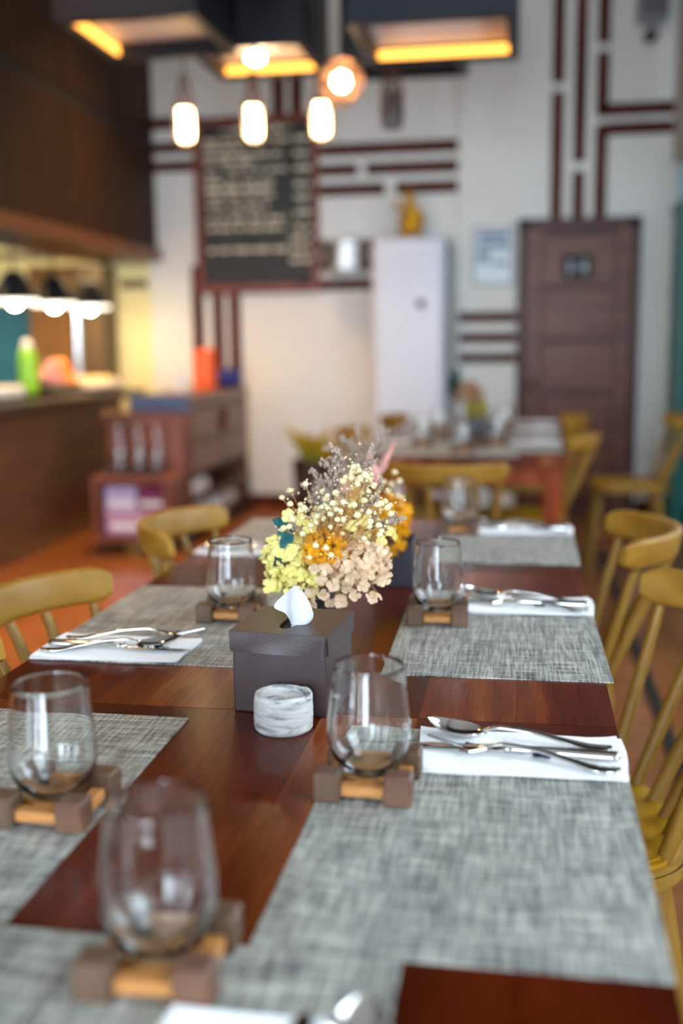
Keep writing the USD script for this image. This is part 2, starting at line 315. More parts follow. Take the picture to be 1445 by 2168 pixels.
def single(name, mesh, mat, label, category, group=None, kind=None, smooth=30):
    m = usdkit.mesh(stage, numbered('/World', name), mesh, M[mat], smooth=smooth)
    return tag(m.GetPrim(), label, category, group, kind)
def struct(name, mesh, mat, smooth=30):
    m = usdkit.mesh(stage, numbered('/World', name), mesh, M[mat], smooth=smooth)
    return tag(m.GetPrim(), kind='structure')
def struct_x(name):
    x = UsdGeom.Xform.Define(stage, numbered('/World', name)); return tag(x.GetPrim(), kind='structure')
def dup(first, label, loc, rz=0.0, group=None):
    """A copy of a thing with copies of its parts, by an internal reference."""
    name = first.GetName()
    x = UsdGeom.Xform.Define(stage, numbered('/World', name)); p = x.GetPrim()
    p.GetReferences().AddInternalReference(first.GetPath()); p.SetInstanceable(True)
    x.GetPrim().GetAttribute('xformOp:translate').Set(Gf.Vec3d(*map(float, loc))); x.GetPrim().GetAttribute('xformOp:rotateZ').Set(math.degrees(rz))
    return tag(p, label, first.GetCustomDataByKey('category'), group or first.GetCustomDataByKey('group'))
FIRST = {}
def place(kind, maker, label, loc, rz=0.0, group=None):
    if kind not in FIRST:
        FIRST[kind] = maker(label, loc, rz, group); return FIRST[kind]
    return dup(FIRST[kind], label, loc, rz, group)

# ---------------------------------------------------------------- the room
fl = struct_x('floor')
part(fl, 'floor_bed', bb(LEFT_X-.2, RIGHT_X+.2, REAR_Y-.2, BACK_Y+.3, -.12, -.006), 'grout')
ti = 0
for ix, x in enumerate(np.arange(-3.0, 1.45, .6)):
    for iy, y in enumerate(np.arange(.65, 7.7, .6)):
        x1, y1 = min(x+.6, RIGHT_X), min(y+.6, BACK_Y)
        part(fl, 'floor_tile', bb(x+.002, x1-.002, y+.002, y1-.002, -.02, 0, .0012), 'tile' if (ix*7+iy*3) % 5 < 3 else 'tile2')
part(fl, 'floor_tile', bb(LEFT_X, RIGHT_X, REAR_Y, .648, -.02, 0), 'tile', kind='stuff')
part(fl, 'floor_tile', bb(LEFT_X, -3.002, .65, BACK_Y, -.02, 0), 'tile', kind='stuff')
ce = struct_x('ceiling')
part(ce, 'front_panel', bb(LEFT_X-.2, RIGHT_X+.2, REAR_Y-.2, 3.0, CEIL, CEIL+.15), 'ceiling')
part(ce, 'rear_panel', bb(LEFT_X-.2, RIGHT_X+.2, 3.0, BACK_Y+.3, CEIL, CEIL+.15), 'ceiling_dark')
for k, (x, y, lab) in enumerate([(-2.05, 2.9, 'round warm downlight in the ceiling over the left aisle, nearer one'), (-2.05, 4.3, 'round warm downlight in the ceiling over the left aisle, farther one'), (-1.9, 6.25, 'round warm downlight in the ceiling washing the wall below the chalkboard')]):
    o = thing('ceiling_downlight', lab, 'ceiling light', (x, y, CEIL))
    part(o, 'housing', lathe([(.1, -.24), (.112, -.24), (.112, 0), (0, 0), (0, -.004), (.1, -.004)], 28), 'black'); part(o, 'lens', lathe([(0, -.03), (.095, -.03), (.095, -.02), (0, -.02)], 28), 'down_glow')
STEP_X = -.482
wb = struct_x('wall_back')
part(wb, 'wall_panel', bb(-2.72, STEP_X, BACK_Y, BACK_Y+.2, 0, CEIL), 'wall')
part(wb, 'pilaster_panel', bb(STEP_X, RIGHT_X+.1, BACK_Y-.05, BACK_Y+.2, 0, CEIL), 'wall')
part(wb, 'kitchen_panel', bb(LEFT_X, -2.72, BACK_Y, BACK_Y+.2, 0, CEIL), 'kitchen_wall')
struct('wall_left', bb(LEFT_X-.15, LEFT_X, REAR_Y-.2, BACK_Y+.3, 0, CEIL), 'wall_dark')
# rear wall with its windows
wr = struct_x('wall_rear')
xs = [LEFT_X]+[e for x, w in REAR_WIN for e in (x-w/2, x+w/2)]+[RIGHT_X+.2]
part(wr, 'wall_panel', bb(LEFT_X, RIGHT_X+.2, REAR_Y-.2, REAR_Y, 0, WIN_Z0), 'wall')
part(wr, 'wall_panel', bb(LEFT_X, RIGHT_X+.2, REAR_Y-.2, REAR_Y, WIN_Z1, CEIL), 'wall')
for a, b in zip(xs[::2], xs[1::2]):
    part(wr, 'wall_panel', bb(a, b, REAR_Y-.2, REAR_Y, WIN_Z0, WIN_Z1), 'wall')
wt = struct_x('wall_right')
ys = [REAR_Y]+[e for y, w in SIDE_WIN for e in (y-w/2, y+w/2)]+[BACK_Y+.3]
part(wt, 'wall_panel', bb(RIGHT_X, RIGHT_X+.2, REAR_Y, BACK_Y+.3, 0, 1.0), 'wall')
part(wt, 'wall_panel', bb(RIGHT_X, RIGHT_X+.2, REAR_Y, BACK_Y+.3, 2.9, CEIL), 'wall')
for a, b in zip(ys[::2], ys[1::2]):
    part(wt, 'wall_panel', bb(RIGHT_X, RIGHT_X+.2, a, b, 1.0, 2.9), 'wall')
wn = 0
for x, w in REAR_WIN:
    wn += 1; o = struct_x(f'window_{wn}')
    part(o, 'pane', bb(x-w/2, x+w/2, REAR_Y-.06, REAR_Y-.055, WIN_Z0, 2.13), 'day_street'); part(o, 'pane', bb(x-w/2, x+w/2, REAR_Y-.06, REAR_Y-.055, 2.13, WIN_Z1), 'day_sky')
    part(o, 'window_frame', cat([bb(x-w/2, x-w/2+.05, REAR_Y-.08, REAR_Y-.03, WIN_Z0, WIN_Z1), bb(x+w/2-.05, x+w/2, REAR_Y-.08, REAR_Y-.03, WIN_Z0, WIN_Z1), bb(x-w/2, x+w/2, REAR_Y-.08, REAR_Y-.03, WIN_Z0, WIN_Z0+.05),
         bb(x-w/2, x+w/2, REAR_Y-.08, REAR_Y-.03, WIN_Z1-.05, WIN_Z1), bb(x-w/2, x+w/2, REAR_Y-.08, REAR_Y-.03, 2.1, 2.16)]), 'win_frame')
for y, w in SIDE_WIN:
    wn += 1; o = struct_x(f'window_{wn}')
    part(o, 'pane', bb(RIGHT_X+.055, RIGHT_X+.06, y-w/2, y+w/2, 1.0, 2.9), 'day_side')
    part(o, 'window_frame', cat([bb(RIGHT_X+.03, RIGHT_X+.08, y-w/2, y-w/2+.05, 1.0, 2.9), bb(RIGHT_X+.03, RIGHT_X+.08, y+w/2-.05, y+w/2, 1.0, 2.9), bb(RIGHT_X+.03, RIGHT_X+.08, y-.03, y+.03, 1.0, 2.9),
         bb(RIGHT_X+.03, RIGHT_X+.08, y-w/2, y+w/2, 1.0, 1.05), bb(RIGHT_X+.03, RIGHT_X+.08, y-w/2, y+w/2, 2.85, 2.9)]), 'win_frame')
WY = BACK_Y-.05                                         # face of the pilaster
struct('baseboard_back', cat([bb(-2.6, STEP_X, BACK_Y-.015, BACK_Y, 0, .09), bb(.75, RIGHT_X, WY-.015, WY, 0, .09)]), 'batten')
struct('trim_1', bb(.415, .455, .7, 6.2, 0, .012, .003), 'black')

# battens on the back wall: each board a piece of its own group by where it runs
def battens(name, label, boxes, cat_='wall trim', face=BACK_Y):
    o = thing(name, label, cat_)
    for x0, x1, z0, z1 in boxes:
        if x1-x0 < z1-z0: x0, x1 = x0-.008, x1+.008
        else: z0, z1 = z0-.008, z1+.008
        part(o, 'batten', bb(x0, x1, face-.02, face, z0, z1, .003), 'batten')
    return o
battens('wall_batten_set', 'three rows of dark horizontal battens between the chalkboard and the pilaster', [
    (-1.48, STEP_X, 2.48, 2.545), (-1.48, -1.181, 2.345, 2.41), (-1.121, STEP_X, 2.345, 2.41), (-1.48, -.989, 2.21, 2.275), (-.914, STEP_X, 2.21, 2.275)])
battens('wall_batten_set', 'dark battens running left from the chalkboard to the kitchen cabinets', [
    (-2.72, -2.31, 2.71, 2.775), (-2.72, -2.36, 2.545, 2.605), (-2.72, -2.36, 2.415, 2.475)])
battens('wall_batten_set', 'pair of dark upright battens rising above the chalkboard', [(-1.77, -1.70, 2.74, CEIL), (-1.64, -1.57, 2.74, CEIL)])
battens('wall_batten_set', 'three dark upright battens hanging below the left corner of the chalkboard', [
    (-2.395, -2.33, .55, 1.75), (-2.245, -2.18, .55, 1.56), (-2.12, -2.055, .55, 1.56)])
battens('wall_batten_set', 'short dark battens right of the chalkboard behind the round steel drum', [
    (-1.48, -1.05, 1.84, 1.895), (-1.48, -1.05, 1.715, 1.77), (-1.62, -1.05, 1.565, 1.625)])
battens('wall_batten_set', 'three dark horizontal battens between the white air conditioner and the door', [
    (-.47, -.075, 1.325, 1.38), (-.47, -.075, 1.185, 1.24), (-.47, -.075, 1.048, 1.1)], face=WY)
battens('wall_batten_set', 'tall dark upright battens above the door with two arms turning right', [
    (.145, .208, 2.875, CEIL), (.145, .208, 2.0, 2.82), (.29, .353, 2.365, CEIL), (.29, .353, 2.0, 2.305),
    (.432, .495, 3.11, CEIL), (.432, .495, 2.655, 3.055), (.432, 1.0, 2.655, 2.72), (.432, .495, 2.0, 2.6), (.495, 1.0, 2.535, 2.6)], face=WY)

# door
dr = struct_x('door_1')
part(dr, 'door_frame', cat([bb(-.07, -.005, WY-.06, WY, 0, 2.0, .004), bb(.675, .738, WY-.06, WY, 0, 2.0, .004), bb(-.07, .738, WY-.06, WY, 1.93, 2.0, .004)]), 'door_frame')
part(dr, 'door_leaf', bb(-.005, .675, WY-.03, WY, 0, 1.93), 'door_frame')
for k in range(5):
    z0 = .14+k*.355
    part(dr, 'door_panel', bb(.10, .575, WY-.042, WY-.03, z0, z0+.315, .006), 'door')
part(dr, 'door_stile', bb(-.003, .085, WY-.044, WY-.03, 0, 1.93, .004), 'door'); part(dr, 'door_stile', bb(.59, .673, WY-.044, WY-.03, 0, 1.93, .004), 'door')
kb = trimesh.creation.icosphere(2, .032); kb.apply_translation((.03, WY-.1, .885))
part(dr, 'door_handle', cat([kb, tube([(.03, WY-.04, .885), (.03, WY-.1, .885)], .012)]), 'brass')
sg = thing('door_sign', 'small dark square plate with pale restroom figures on the brown door', 'sign', (.325, WY-.044, 1.6))
part(sg, 'plate', bb(-.1, .1, -.008, 0, 0, .155, .003), 'sign')
for dx, skirt in ((-.045, False), (.045, True)):
    body = Polygon([(-.02, .085), (.02, .085), (.014, .05), (.011, .018), (-.011, .018), (-.014, .05)]) if not skirt else Polygon([(-.012, .085), (.012, .085), (.03, .045), (.011, .045), (.011, .018), (-.011, .018), (-.011, .045), (-.03, .045)])
    m = cat([extr(body, .003), extr(Point(0, .105).buffer(.014), .003)])
    m.apply_scale(.85); m.apply_transform(trimesh.transformations.rotation_matrix(PI/2, [1, 0, 0])); m.apply_translation((dx, -.008, .02))
    part(sg, 'figure', m, 'sign_fig', smooth=False)

# framed notice
po = thing('framed_notice', 'framed white and blue printed notice on the wall between air conditioner and door', 'poster', (-.238, WY, 1.565))
part(po, 'frame', cat([bb(-.14, .14, -.02, -.004, 0, .012), bb(-.14, .14, -.02, -.004, .378, .39), bb(-.14, -.128, -.02, -.004, 0, .39), bb(.128, .14, -.02, -.004, 0, .39)]), 'poster_frame')
part(po, 'sheet', bb(-.13, .13, -.012, 0, .005, .385), 'poster')
part(po, 'heading', bb(-.1, .1, -.0135, -.012, .315, .355), 'poster_blue')
part(po, 'printed_picture', cat([bb(-.11, .11, -.0135, -.012, .24, .3), bb(-.11, -.02, -.0135, -.012, .15, .23), bb(0, .1, -.0135, -.012, .13, .17)]), 'poster_mid')

# floor-standing air conditioner and the gilded figure on it
ac = thing('air_conditioner', 'tall white floor-standing air conditioner against the back wall', 'air conditioner', (-.79, BACK_Y-.2, 0))
part(ac, 'body', bb(-.25, .25, -.165, .17, 0, 1.885, .03), 'ac_white')
part(ac, 'side_panel', bb(.235, .258, -.1, .17, .02, 1.87, .008), 'ac_side', label='darker grey-green side panel')
part(ac, 'air_outlet', cat([bb(-.2, .2, -.172, -.16, 1.55+k*.045, 1.575+k*.045, .004) for k in range(6)]), 'ac_white')
part(ac, 'front_panel', bb(-.22, .22, -.172, -.16, .12, 1.36, .01), 'ac_white')
em = trimesh.creation.cylinder(radius=.028, height=.006, sections=24); em.apply_transform(trimesh.transformations.rotation_matrix(PI/2, [1, 0, 0])); em.apply_translation((.085, -.175, 1.44))
part(ac, 'round_badge', em, 'sign')
fg = thing('gilded_figure', 'gold seated figure with raised arm standing on top of the white air conditioner', 'figurine', (-.79, BACK_Y-.22, 1.885))
def blob(c, s, seed=0, amt=.18, sub=3):
    m = trimesh.creation.icosphere(sub, 1.0); v = m.vertices
    v = v*(1+amt*(meshkit.fbm(v*2.2+seed*7, 3, seed)[:, None]-.5)*2); m.vertices = v*np.asarray(s)+np.asarray(c); return m
part(fg, 'base', lathe([(0, 0), (.1, 0), (.105, .015), (.09, .03), (0, .03)], 24), 'gold')
part(fg, 'torso', cat([blob((0, 0, .09), (.085, .07, .075), 1), blob((.005, 0, .17), (.05, .045, .06), 2)]), 'gold')
part(fg, 'head', cat([blob((-.01, 0, .25), (.036, .036, .042), 3), blob((-.03, 0, .292), (.012, .012, .022), 4), blob((.012, 0, .292), (.012, .012, .022), 5)]), 'gold')
part(fg, 'arm', cat([tube([(-.045, 0, .18), (-.085, -.01, .2), (-.1, -.01, .245)], [.022, .019, .02]), tube([(.045, 0, .18), (.08, -.01, .14), (.06, -.05, .12)], [.022, .02, .016])]), 'gold')

# round steel drum on the wall
wd = thing('wall_drum', 'round pale steel drum fixed to the wall right of the chalkboard', 'wall lamp', (-1.255, BACK_Y-.1, 1.675))
part(wd, 'drum', lathe([(0, 0), (.15, 0), (.158, .008), (.158, .2), (.15, .208), (0, .208)], 36), 'satin')
part(wd, 'rim', cat([lathe([(.155, .0), (.163, .0), (.163, .012), (.155, .012)], 36), lathe([(.155, .196), (.163, .196), (.163, .208), (.155, .208)], 36)]), 'grey_plastic')

# chalkboard
cb = thing('menu_chalkboard', 'large framed black chalkboard covered with rows of chalk handwriting', 'chalkboard', (-1.905, BACK_Y, 1.6))
W2, H2 = .405, 1.12
part(cb, 'board', bb(-W2, W2, -.02, 0, 0, H2), 'chalk_board')
part(cb, 'frame', cat([bb(-W2-.045, -W2+.006, -.035, 0, -.055, H2+.045, .004), bb(W2-.006, W2+.045, -.035, 0, -.055, H2+.045, .004), bb(-W2, W2, -.035, 0, -.055, .006, .004), bb(-W2, W2, -.035, 0, H2-.006, H2+.045, .004)]), 'board_frame')
def scribble(x0, x1, z, h, seed):
    """One row of cursive chalk strokes (too blurred in the photograph to read)."""
    g = np.random.default_rng(seed); out = []; x = x0
    while x < x1:
        w = g.uniform(.05, .13); n = max(3, int(w/.013)); pts = []
        for k in range(n*6):
            t = k/(n*6); amp = h*(.5+.5*g.random() if k % 6 == 0 else .6)
            pts.append((min(x+w*t+.006*math.sin(k*1.05), x1), -.022, z+amp*.5*math.sin(k*1.05+g.uniform(-.3, .3))+h*.2*(g.random() < .06)))
        out.append(tube(pts, .0068, 4)); x += w+g.uniform(.015, .03)
    return cat(out)
rows = [(-.38, .26, 1.0), (-.38, -.1, .952), (-.37, .2, .9), (-.37, -.02, .86), (-.22, .22, .8), (-.37, -.28, .775), (-.37, .12, .715), (-.37, .1, .67), (-.36, .12, .625), (-.2, .08, .545), (-.36, -.24, .555), (-.36, .22, .465), (-.36, .2, .4), (-.36, .22, .25)]
for k, (a, b, z) in enumerate(rows):
    part(cb, 'chalk_line', scribble(a, b, z, .042, 100+k), 'chalk', smooth=True)
for k, z in enumerate((1.0, .9, .8, .69, .6, .5, .4, .32, .24, .17)):
    part(cb, 'chalk_price', scribble(.28 if k < 7 else .24, .385, z, .046, 300+k), 'chalk', smooth=True)
part(cb, 'chalk_title', cat([scribble(-.16, .18, 1.075, .06, 9), scribble(-.25, -.18, 1.07, .02, 10), scribble(.2, .27, 1.08, .02, 11)]), 'chalk', smooth=True)

# camera and speaker high on the right
sc = thing('security_camera', 'small black-lensed security camera on a bracket high on the right wall', 'camera', (.74, WY, 3.1))
part(sc, 'housing', tube([(0, -.16, .0), (.02, -.06, .035)], [.045, .045], 16), 'grey_plastic'); part(sc, 'lens', tube([(-.004, -.175, -.006), (0, -.16, 0)], [.04, .044], 16), 'black')
part(sc, 'bracket', tube([(.02, -.06, .035), (.1, -.05, .06), (.15, -.0, .06)], .018, 10), 'white')
sp = thing('wall_speaker', 'grey box loudspeaker mounted high in the right corner of the back wall', 'speaker', (.76, WY-.09, 3.2))
part(sp, 'cabinet', bb(-.1, .1, -.08, .09, 0, .34, .015), 'grey_plastic'); part(sp, 'grille', bb(-.085, .085, -.086, -.078, .02, .32, .006), 'poster_frame')

# teal shelf cabinet and curtain at the right edge
tc = thing('teal_cabinet', 'teal painted open shelf cabinet at the right edge by the back wall', 'cabinet', (.925, 7.0, 0))
part(tc, 'side', bb(0, .035, 0, .5, 0, 2.0, .004), 'teal'); part(tc, 'side', bb(.44, .475, 0, .5, 0, 2.0, .004), 'teal')
for z in (.02, .45, .88, 1.3, 1.68, 1.97):
    part(tc, 'shelf', bb(.035, .44, .01, .5, z, z+.028), 'teal')
part(tc, 'back', bb(.0, .475, .5, .515, 0, 2.0), 'teal')
part(tc, 'cornice', bb(-.02, .5, -.02, .52, 1.998, 2.03, .006), 'teal'); part(tc, 'pediment', bb(-.005, .48, .2, .24, 2.03, 2.42, .01), 'teal_light', label='pale teal upper board')
for k, (x, z, s, mat, lab) in enumerate([(.12, 1.328, (.14, .2, .26), 'cream_food', 'cream box on the upper shelf of the teal cabinet'), (.13, .908, (.16, .2, .3), 'kitchen_dark', 'dark box on the middle shelf of the teal cabinet'),
                                      (.13, .478, (.16, .2, .26), 'cream_food', 'cream box on the lower shelf of the teal cabinet')]):
    single('storage_box', bb(.95+x-.06, .95+x-.06+s[0], 7.06, 7.06+s[1], z, z+s[2], .006), mat, lab, 'box')
t = np.linspace(0, 1, 40)
cu = [[(.9+.03*math.sin(a*40)+.02*math.sin(a*97), 6.35+a*.75, z) for a in t] for z in (2.25, 2.6, 3.2, CEIL)]
single('curtain', grid_surface(np.array(cu), .006), 'taupe', 'gathered taupe curtain hanging in the upper right corner', 'curtain')

# ---------------------------------------------------------------- kitchen pass on the left
KX = -2.65
uc = thing('upper_cabinet', 'dark brown panelled overhead cabinet running above the kitchen pass', 'cabinet', (KX, 0, 0))
part(uc, 'carcass', bb(-.5, -.012, 2.6, BACK_Y, 1.86, CEIL), 'panel_gap')
seams = [2.6, 3.35, 4.05, 4.72, 5.405, 6.117, 6.94, BACK_Y]
for a, b in zip(seams, seams[1:]):
    for z0, z1 in ((1.87, 2.6), (2.66, 3.25), (3.29, CEIL)):
        part(uc, 'panel', bb(-.02, 0, a+.022, b-.022, z0, z1-.01, .006), 'panel')
part(uc, 'ledge', bb(-.5, .03, 2.6, BACK_Y, 1.785, 1.865, .006), 'ledge')
kc = thing('kitchen_counter', 'long kitchen counter clad in thin brown brick with dark worktop', 'counter', (-2.8, 0, 0))
part(kc, 'cladding', bb(-.25, 0, 1.5, 7.2, 0, .84), 'cladding'); part(kc, 'worktop', bb(-.55, .18, 1.5, 7.25, .84, .885, .006), 'worktop')
part(kc, 'end_panel', bb(-.5, -.01, 7.2, 7.23, 0, .84), 'station')
pl = thing('pass_shelf', 'dark raised serving shelf on the kitchen counter', 'shelf', (-3.05, 0, .885))
part(pl, 'board', bb(-.3, .1, 3.0, 7.22, 0, .03, .004), 'worktop')
# things of the kitchen behind the pass
single('kitchen_door', bb(-4.05, -3.62, BACK_Y-.06, BACK_Y, 0, 1.62, .006), 'kitchen_teal', 'blue-green panel at the far left of the kitchen', 'panel')
single('kitchen_locker', bb(-3.56, -3.22, BACK_Y-.25, BACK_Y, 0, 1.75, .01), 'kitchen_brown', 'tan upright locker behind the heat lamps in the kitchen', 'locker')
single('kitchen_locker', bb(-3.21, -2.98, BACK_Y-.3, BACK_Y, 0, 1.75, .01), 'kitchen_dark', 'dark brown upright locker beside the yellow kitchen wall', 'locker')
single('steel_shelf', bb(-4.1, -3.14, BACK_Y-.5, BACK_Y-.3, 1.79, 1.83, .004), 'chrome', 'steel shelf high behind the heat lamps in the kitchen', 'shelf')
single('wall_grille', bb(-2.94, -2.74, BACK_Y-.03, BACK_Y, 1.6, 1.66, .004), 'kitchen_dark', 'narrow dark slot high on the yellow kitchen wall', 'vent')
def heat_lamp(label, loc, rz, group):
    o = thing('heat_lamp', label, 'lamp', loc, rz, group)
    part(o, 'shade', lathe([(.028, .17), (.05, .16), (.13, .02), (.135, 0), (.131, 0), (.126, .018), (.047, .152), (.028, .16)], 32), 'black')
    part(o, 'shade_lining', lathe([(.124, .016), (.1285, .002), (.1255, .002), (.121, .014), (.044, .148), (.0, .15), (0, .152), (.045, .151)], 32), 'heat_inner')
    part(o, 'glowing_rim', lathe([(.131, -.012), (.136, -.012), (.136, .004), (.131, .004), (.131, -.012)], 32), 'heat_rim')
    b = trimesh.creation.icosphere(2, .038); b.apply_translation((0, 0, -.006)); part(o, 'bulb', b, 'heat_glow')
    part(o, 'cord', tube([(0, 0, .165), (0, 0, .37)], .006), 'cord')
    return o
for k, (y, lab) in enumerate([(5.9, 'lit heat lamp at the far left of the kitchen pass'), (6.43, 'middle lit heat lamp over the kitchen pass'), (6.99, 'lit heat lamp nearest the yellow kitchen wall')]):
    place('heat', heat_lamp, lab, (-2.9, y, 1.445), 0, 'heat lamps over the pass')
rect_light('kitchen_ceiling_light', (-3.7, 5.6, 2.6), (0, 0, 0), .6, 2.4, POW_KITCHEN, (1.0, .80, .42))
rect_light('kitchen_strip_light', (-2.95, 7.15, 1.775), (0, 0, 0), .35, .5, POW_KITCHEN*.7, (1.0, .82, .45))
TOPZ = .915
bo = thing('squeeze_bottle', 'lime green squeeze bottle with white cap on the kitchen counter', 'bottle', (*at(62, 820, X=-2.85)[:2], TOPZ))
part(bo, 'body', lathe([(0, 0), (.05, 0), (.055, .01), (.055, .2), (.045, .24), (.03, .26), (0, .26)], 24), 'lime'); part(bo, 'cap', lathe([(.032, .255), (.03, .29), (.012, .31), (0, .31)], 20), 'white')
def ball(label, name, cat_, mat, pos, r, group):
    m = blob((0, 0, 0), (r, r, r*.92), int(r*1e4), .08, 3); m.apply_translation(pos); single(name, m, mat, label, cat_, group)
bw = thing('fruit_bowl', 'shallow cream bowl of onions and oranges beside the green bottle', 'bowl', (-2.85, 6.28, TOPZ))
part(bw, 'bowl', lathe([(0, 0), (.1, 0), (.19, .05), (.185, .05), (.095, .008), (0, .008)], 36), 'cream_food')
for k, (dx, dy, dz) in enumerate([(-.05, -.1, .07), (.05, -.1, .07), (.0, -.14, .08), (.02, -.09, .135)]):
    ball(('pink onion at the left rim of the counter bowl', 'pink onion at the front rim of the counter bowl', 'pink onion lying farthest left in the counter bowl', 'pink onion on top of the other onions')[k], 'onion', 'vegetable', 'pinkish', (-2.85+dx, 6.28+dy, TOPZ+dz), .055+.001*k, 'onions in the counter bowl')
for k, (dx, dy, dz) in enumerate([(-.05, .05, .07), (.06, .04, .07), (.0, .11, .08), (.01, .06, .14)]):
    ball(('orange at the back rim of the counter bowl', 'orange at the front rim of the counter bowl', 'orange lying farthest right in the counter bowl', 'orange on top of the other oranges')[k], 'orange', 'fruit', 'fruit', (-2.85+dx, 6.28+dy, TOPZ+dz), .056+.001*k, 'oranges in the counter bowl')
for k, (y, lab) in enumerate([(6.66, 'cream serving tray nearest the bowl on the counter'), (6.88, 'cream serving tray second from the right end of the counter'), (7.04, 'cream serving tray at the right end of the counter')]):
    tr = thing('serving_tray', lab, 'tray', (-2.86, y, TOPZ), 0)
    part(tr, 'tray', bb(-.14, .14, -.07, .07, 0, .03, .008), 'white'); part(tr, 'food', blob((0, 0, .04), (.12, .06, .028), k+20, .3), 'cream_food')
single('serving_tray', bb(-3.0, -2.72, 5.2, 5.6, TOPZ, TOPZ+.06, .01), 'white', 'white tray at the far left end of the counter', 'tray')
hs = thing('lamp_stand', 'slim chrome heat lamp stand standing on the counter', 'stand', (-3.06, 7.13, TOPZ))
part(hs, 'pole', tube([(0, 0, 0), (0, 0, .55)], .03, 14), 'chrome'); part(hs, 'base', lathe([(0, 0), (.09, 0), (.09, .015), (.03, .03), (0, .03)], 24), 'chrome')

# ---------------------------------------------------------------- service station and trolley
ss = thing('service_station', 'brown wooden service station with drawers and dark blue end top', 'sideboard', (-2.12, 0, 0))
part(ss, 'top', bb(-.17, .175, 6.12, 7.45, .815, .895, .006), 'station'); part(ss, 'end_top', bb(-.18, .18, 6.06, 6.12, .80, .9, .004), 'navy_lam', label='dark blue end edge of the top')
part(ss, 'end_panel', bb(-.17, .17, 6.1, 6.13, .08, .8), 'cart_wood'); part(ss, 'end_panel', bb(-.17, .17, 7.42, 7.45, .08, .815), 'station')
part(ss, 'back_panel', bb(-.17, -.15, 6.13, 7.42, .08, .815), 'station')
for k, y in enumerate((6.14, 6.79)):
    for z0, z1 in ((.61, .805), (.42, .60)):
        d = part(ss, 'drawer', bb(-.15, .175, y, y+.63, z0, z1, .006), 'station')
    part(ss, 'handle', bb(.17, .185, 6.83 if k else 6.72, (6.83 if k else 6.72)+.05, .64, .78, .004), 'batten')
for z in (.08, .25):
    part(ss, 'shelf', bb(-.15, .17, 6.13, 7.42, z, z+.025), 'station')
for x in (-.14, .14):
    for y in (6.18, 7.37):
        part(ss, 'leg', bb(x-.025, x+.025, y-.025, y+.025, 0, .08), 'black')
single('folded_cloth', bb(-2.2, -1.97, 6.25, 6.55, .275, .37, .02), 'white', 'folded white cloth on the upper open shelf of the station', 'cloth')
single('folded_cloth', bb(-2.2, -1.97, 6.7, 7.2, .105, .2, .02), 'white', 'folded white cloth on the lowest shelf of the station', 'cloth')
cz = .895
oc = thing('orange_canister', 'orange canister standing on the service station', 'canister', (-2.1, 6.95, cz))
part(oc, 'body', lathe([(0, 0), (.07, 0), (.075, .01), (.075, .22), (0, .22)], 28), 'orange'); part(oc, 'lid', lathe([(0, .22), (.078, .22), (.078, .25), (.06, .262), (0, .262)], 28), 'orange')
single('blue_bag', blob((-2.02, 7.2, cz+.062), (.1, .12, .07), 41, .25), 'blue', 'crumpled royal blue cloth bag beside the orange canister', 'bag')
cu = thing('paper_cup', 'small white cup at the left end of the service station', 'cup', (-2.14, 6.55, cz)); part(cu, 'cup', lathe([(0, 0), (.03, 0), (.038, .1), (.036, .1), (.028, .005), (0, .005)], 24), 'white')
tr = thing('wine_trolley', 'wooden wheeled trolley with glass niche standing before the service station', 'trolley', (-2.195, 5.745, 0))
for x0, x1 in ((-.23, -.2), (.2, .23)):
    part(tr, 'side', bb(x0, x1, 0, .3, .08, .45, .004), 'cart_wood')
part(tr, 'back', bb(-.23, .23, .28, .3, .08, .775), 'cart_wood'); part(tr, 'top', bb(-.24, -.06, .2, .31, .775, .8, .004), 'ledge')
for z in (.08, .42):
    part(tr, 'shelf', bb(-.2, .2, 0, .28, z, z+.03), 'cart_wood')
for x in (-.19, .19):
    for y in (.05, .25):
        w = trimesh.creation.cylinder(radius=.032, height=.022, sections=20); w.apply_transform(trimesh.transformations.rotation_matrix(PI/2, [0, 1, 0])); w.apply_translation((x, y, .032))
        part(tr, 'caster', cat([w, bb(x-.014, x+.014, y-.014, y+.014, .045, .08)]), 'black')
single('glass_tray', bb(-2.38, -2.05, 5.81, 6.02, .45, .475, .004), 'black', 'dark tray holding decanters in the niche of the trolley', 'tray')
def carafe(label, loc, rz, group):
    o = thing('wine_carafe', label, 'carafe', loc, rz, group)
    p = [(0, 0), (.06, 0), (.072, .03), (.066, .09), (.04, .17), (.028, .24), (.033, .27), (.030, .27), (.025, .24), (.037, .17), (.063, .09), (.069, .03), (.057, .004), (0, .004)]
    p = [(r*.72, z) for r, z in p]; part(o, 'glass_body', lathe(p, 28), 'glass'); return o
for x, y, lab in [(-2.31, 5.9, 'clear glass carafe at the left of the trolley niche'), (-2.2, 5.92, 'clear glass carafe in the middle of the trolley niche'), (-2.09, 5.93, 'clear glass carafe at the right of the trolley niche')]:
    place('carafe', carafe, lab, (x, y, .475), 0, 'carafes in the trolley')
for x0, x1, z0, z1, mat, lab in [(-2.37, -2.18, .25, .39, 'lilac', 'white and lilac labelled carton at upper left in the trolley'), (-2.175, -2.01, .25, .39, 'magenta', 'deep magenta carton at upper right in the trolley'), (-2.37, -2.01, .115, .245, 'lilac_pink', 'long pink carton at the bottom of the trolley')]:
    o = thing('carton', lab, 'box', ((x0+x1)/2, 5.93, z0)); w = (x1-x0)/2
    part(o, 'carton_body', bb(-w, w, -.13, .1, 0, z1-z0, .004), mat); part(o, 'printed_band', bb(-w*.8, w*.8, -.1315, -.13, .03, .06), 'white')

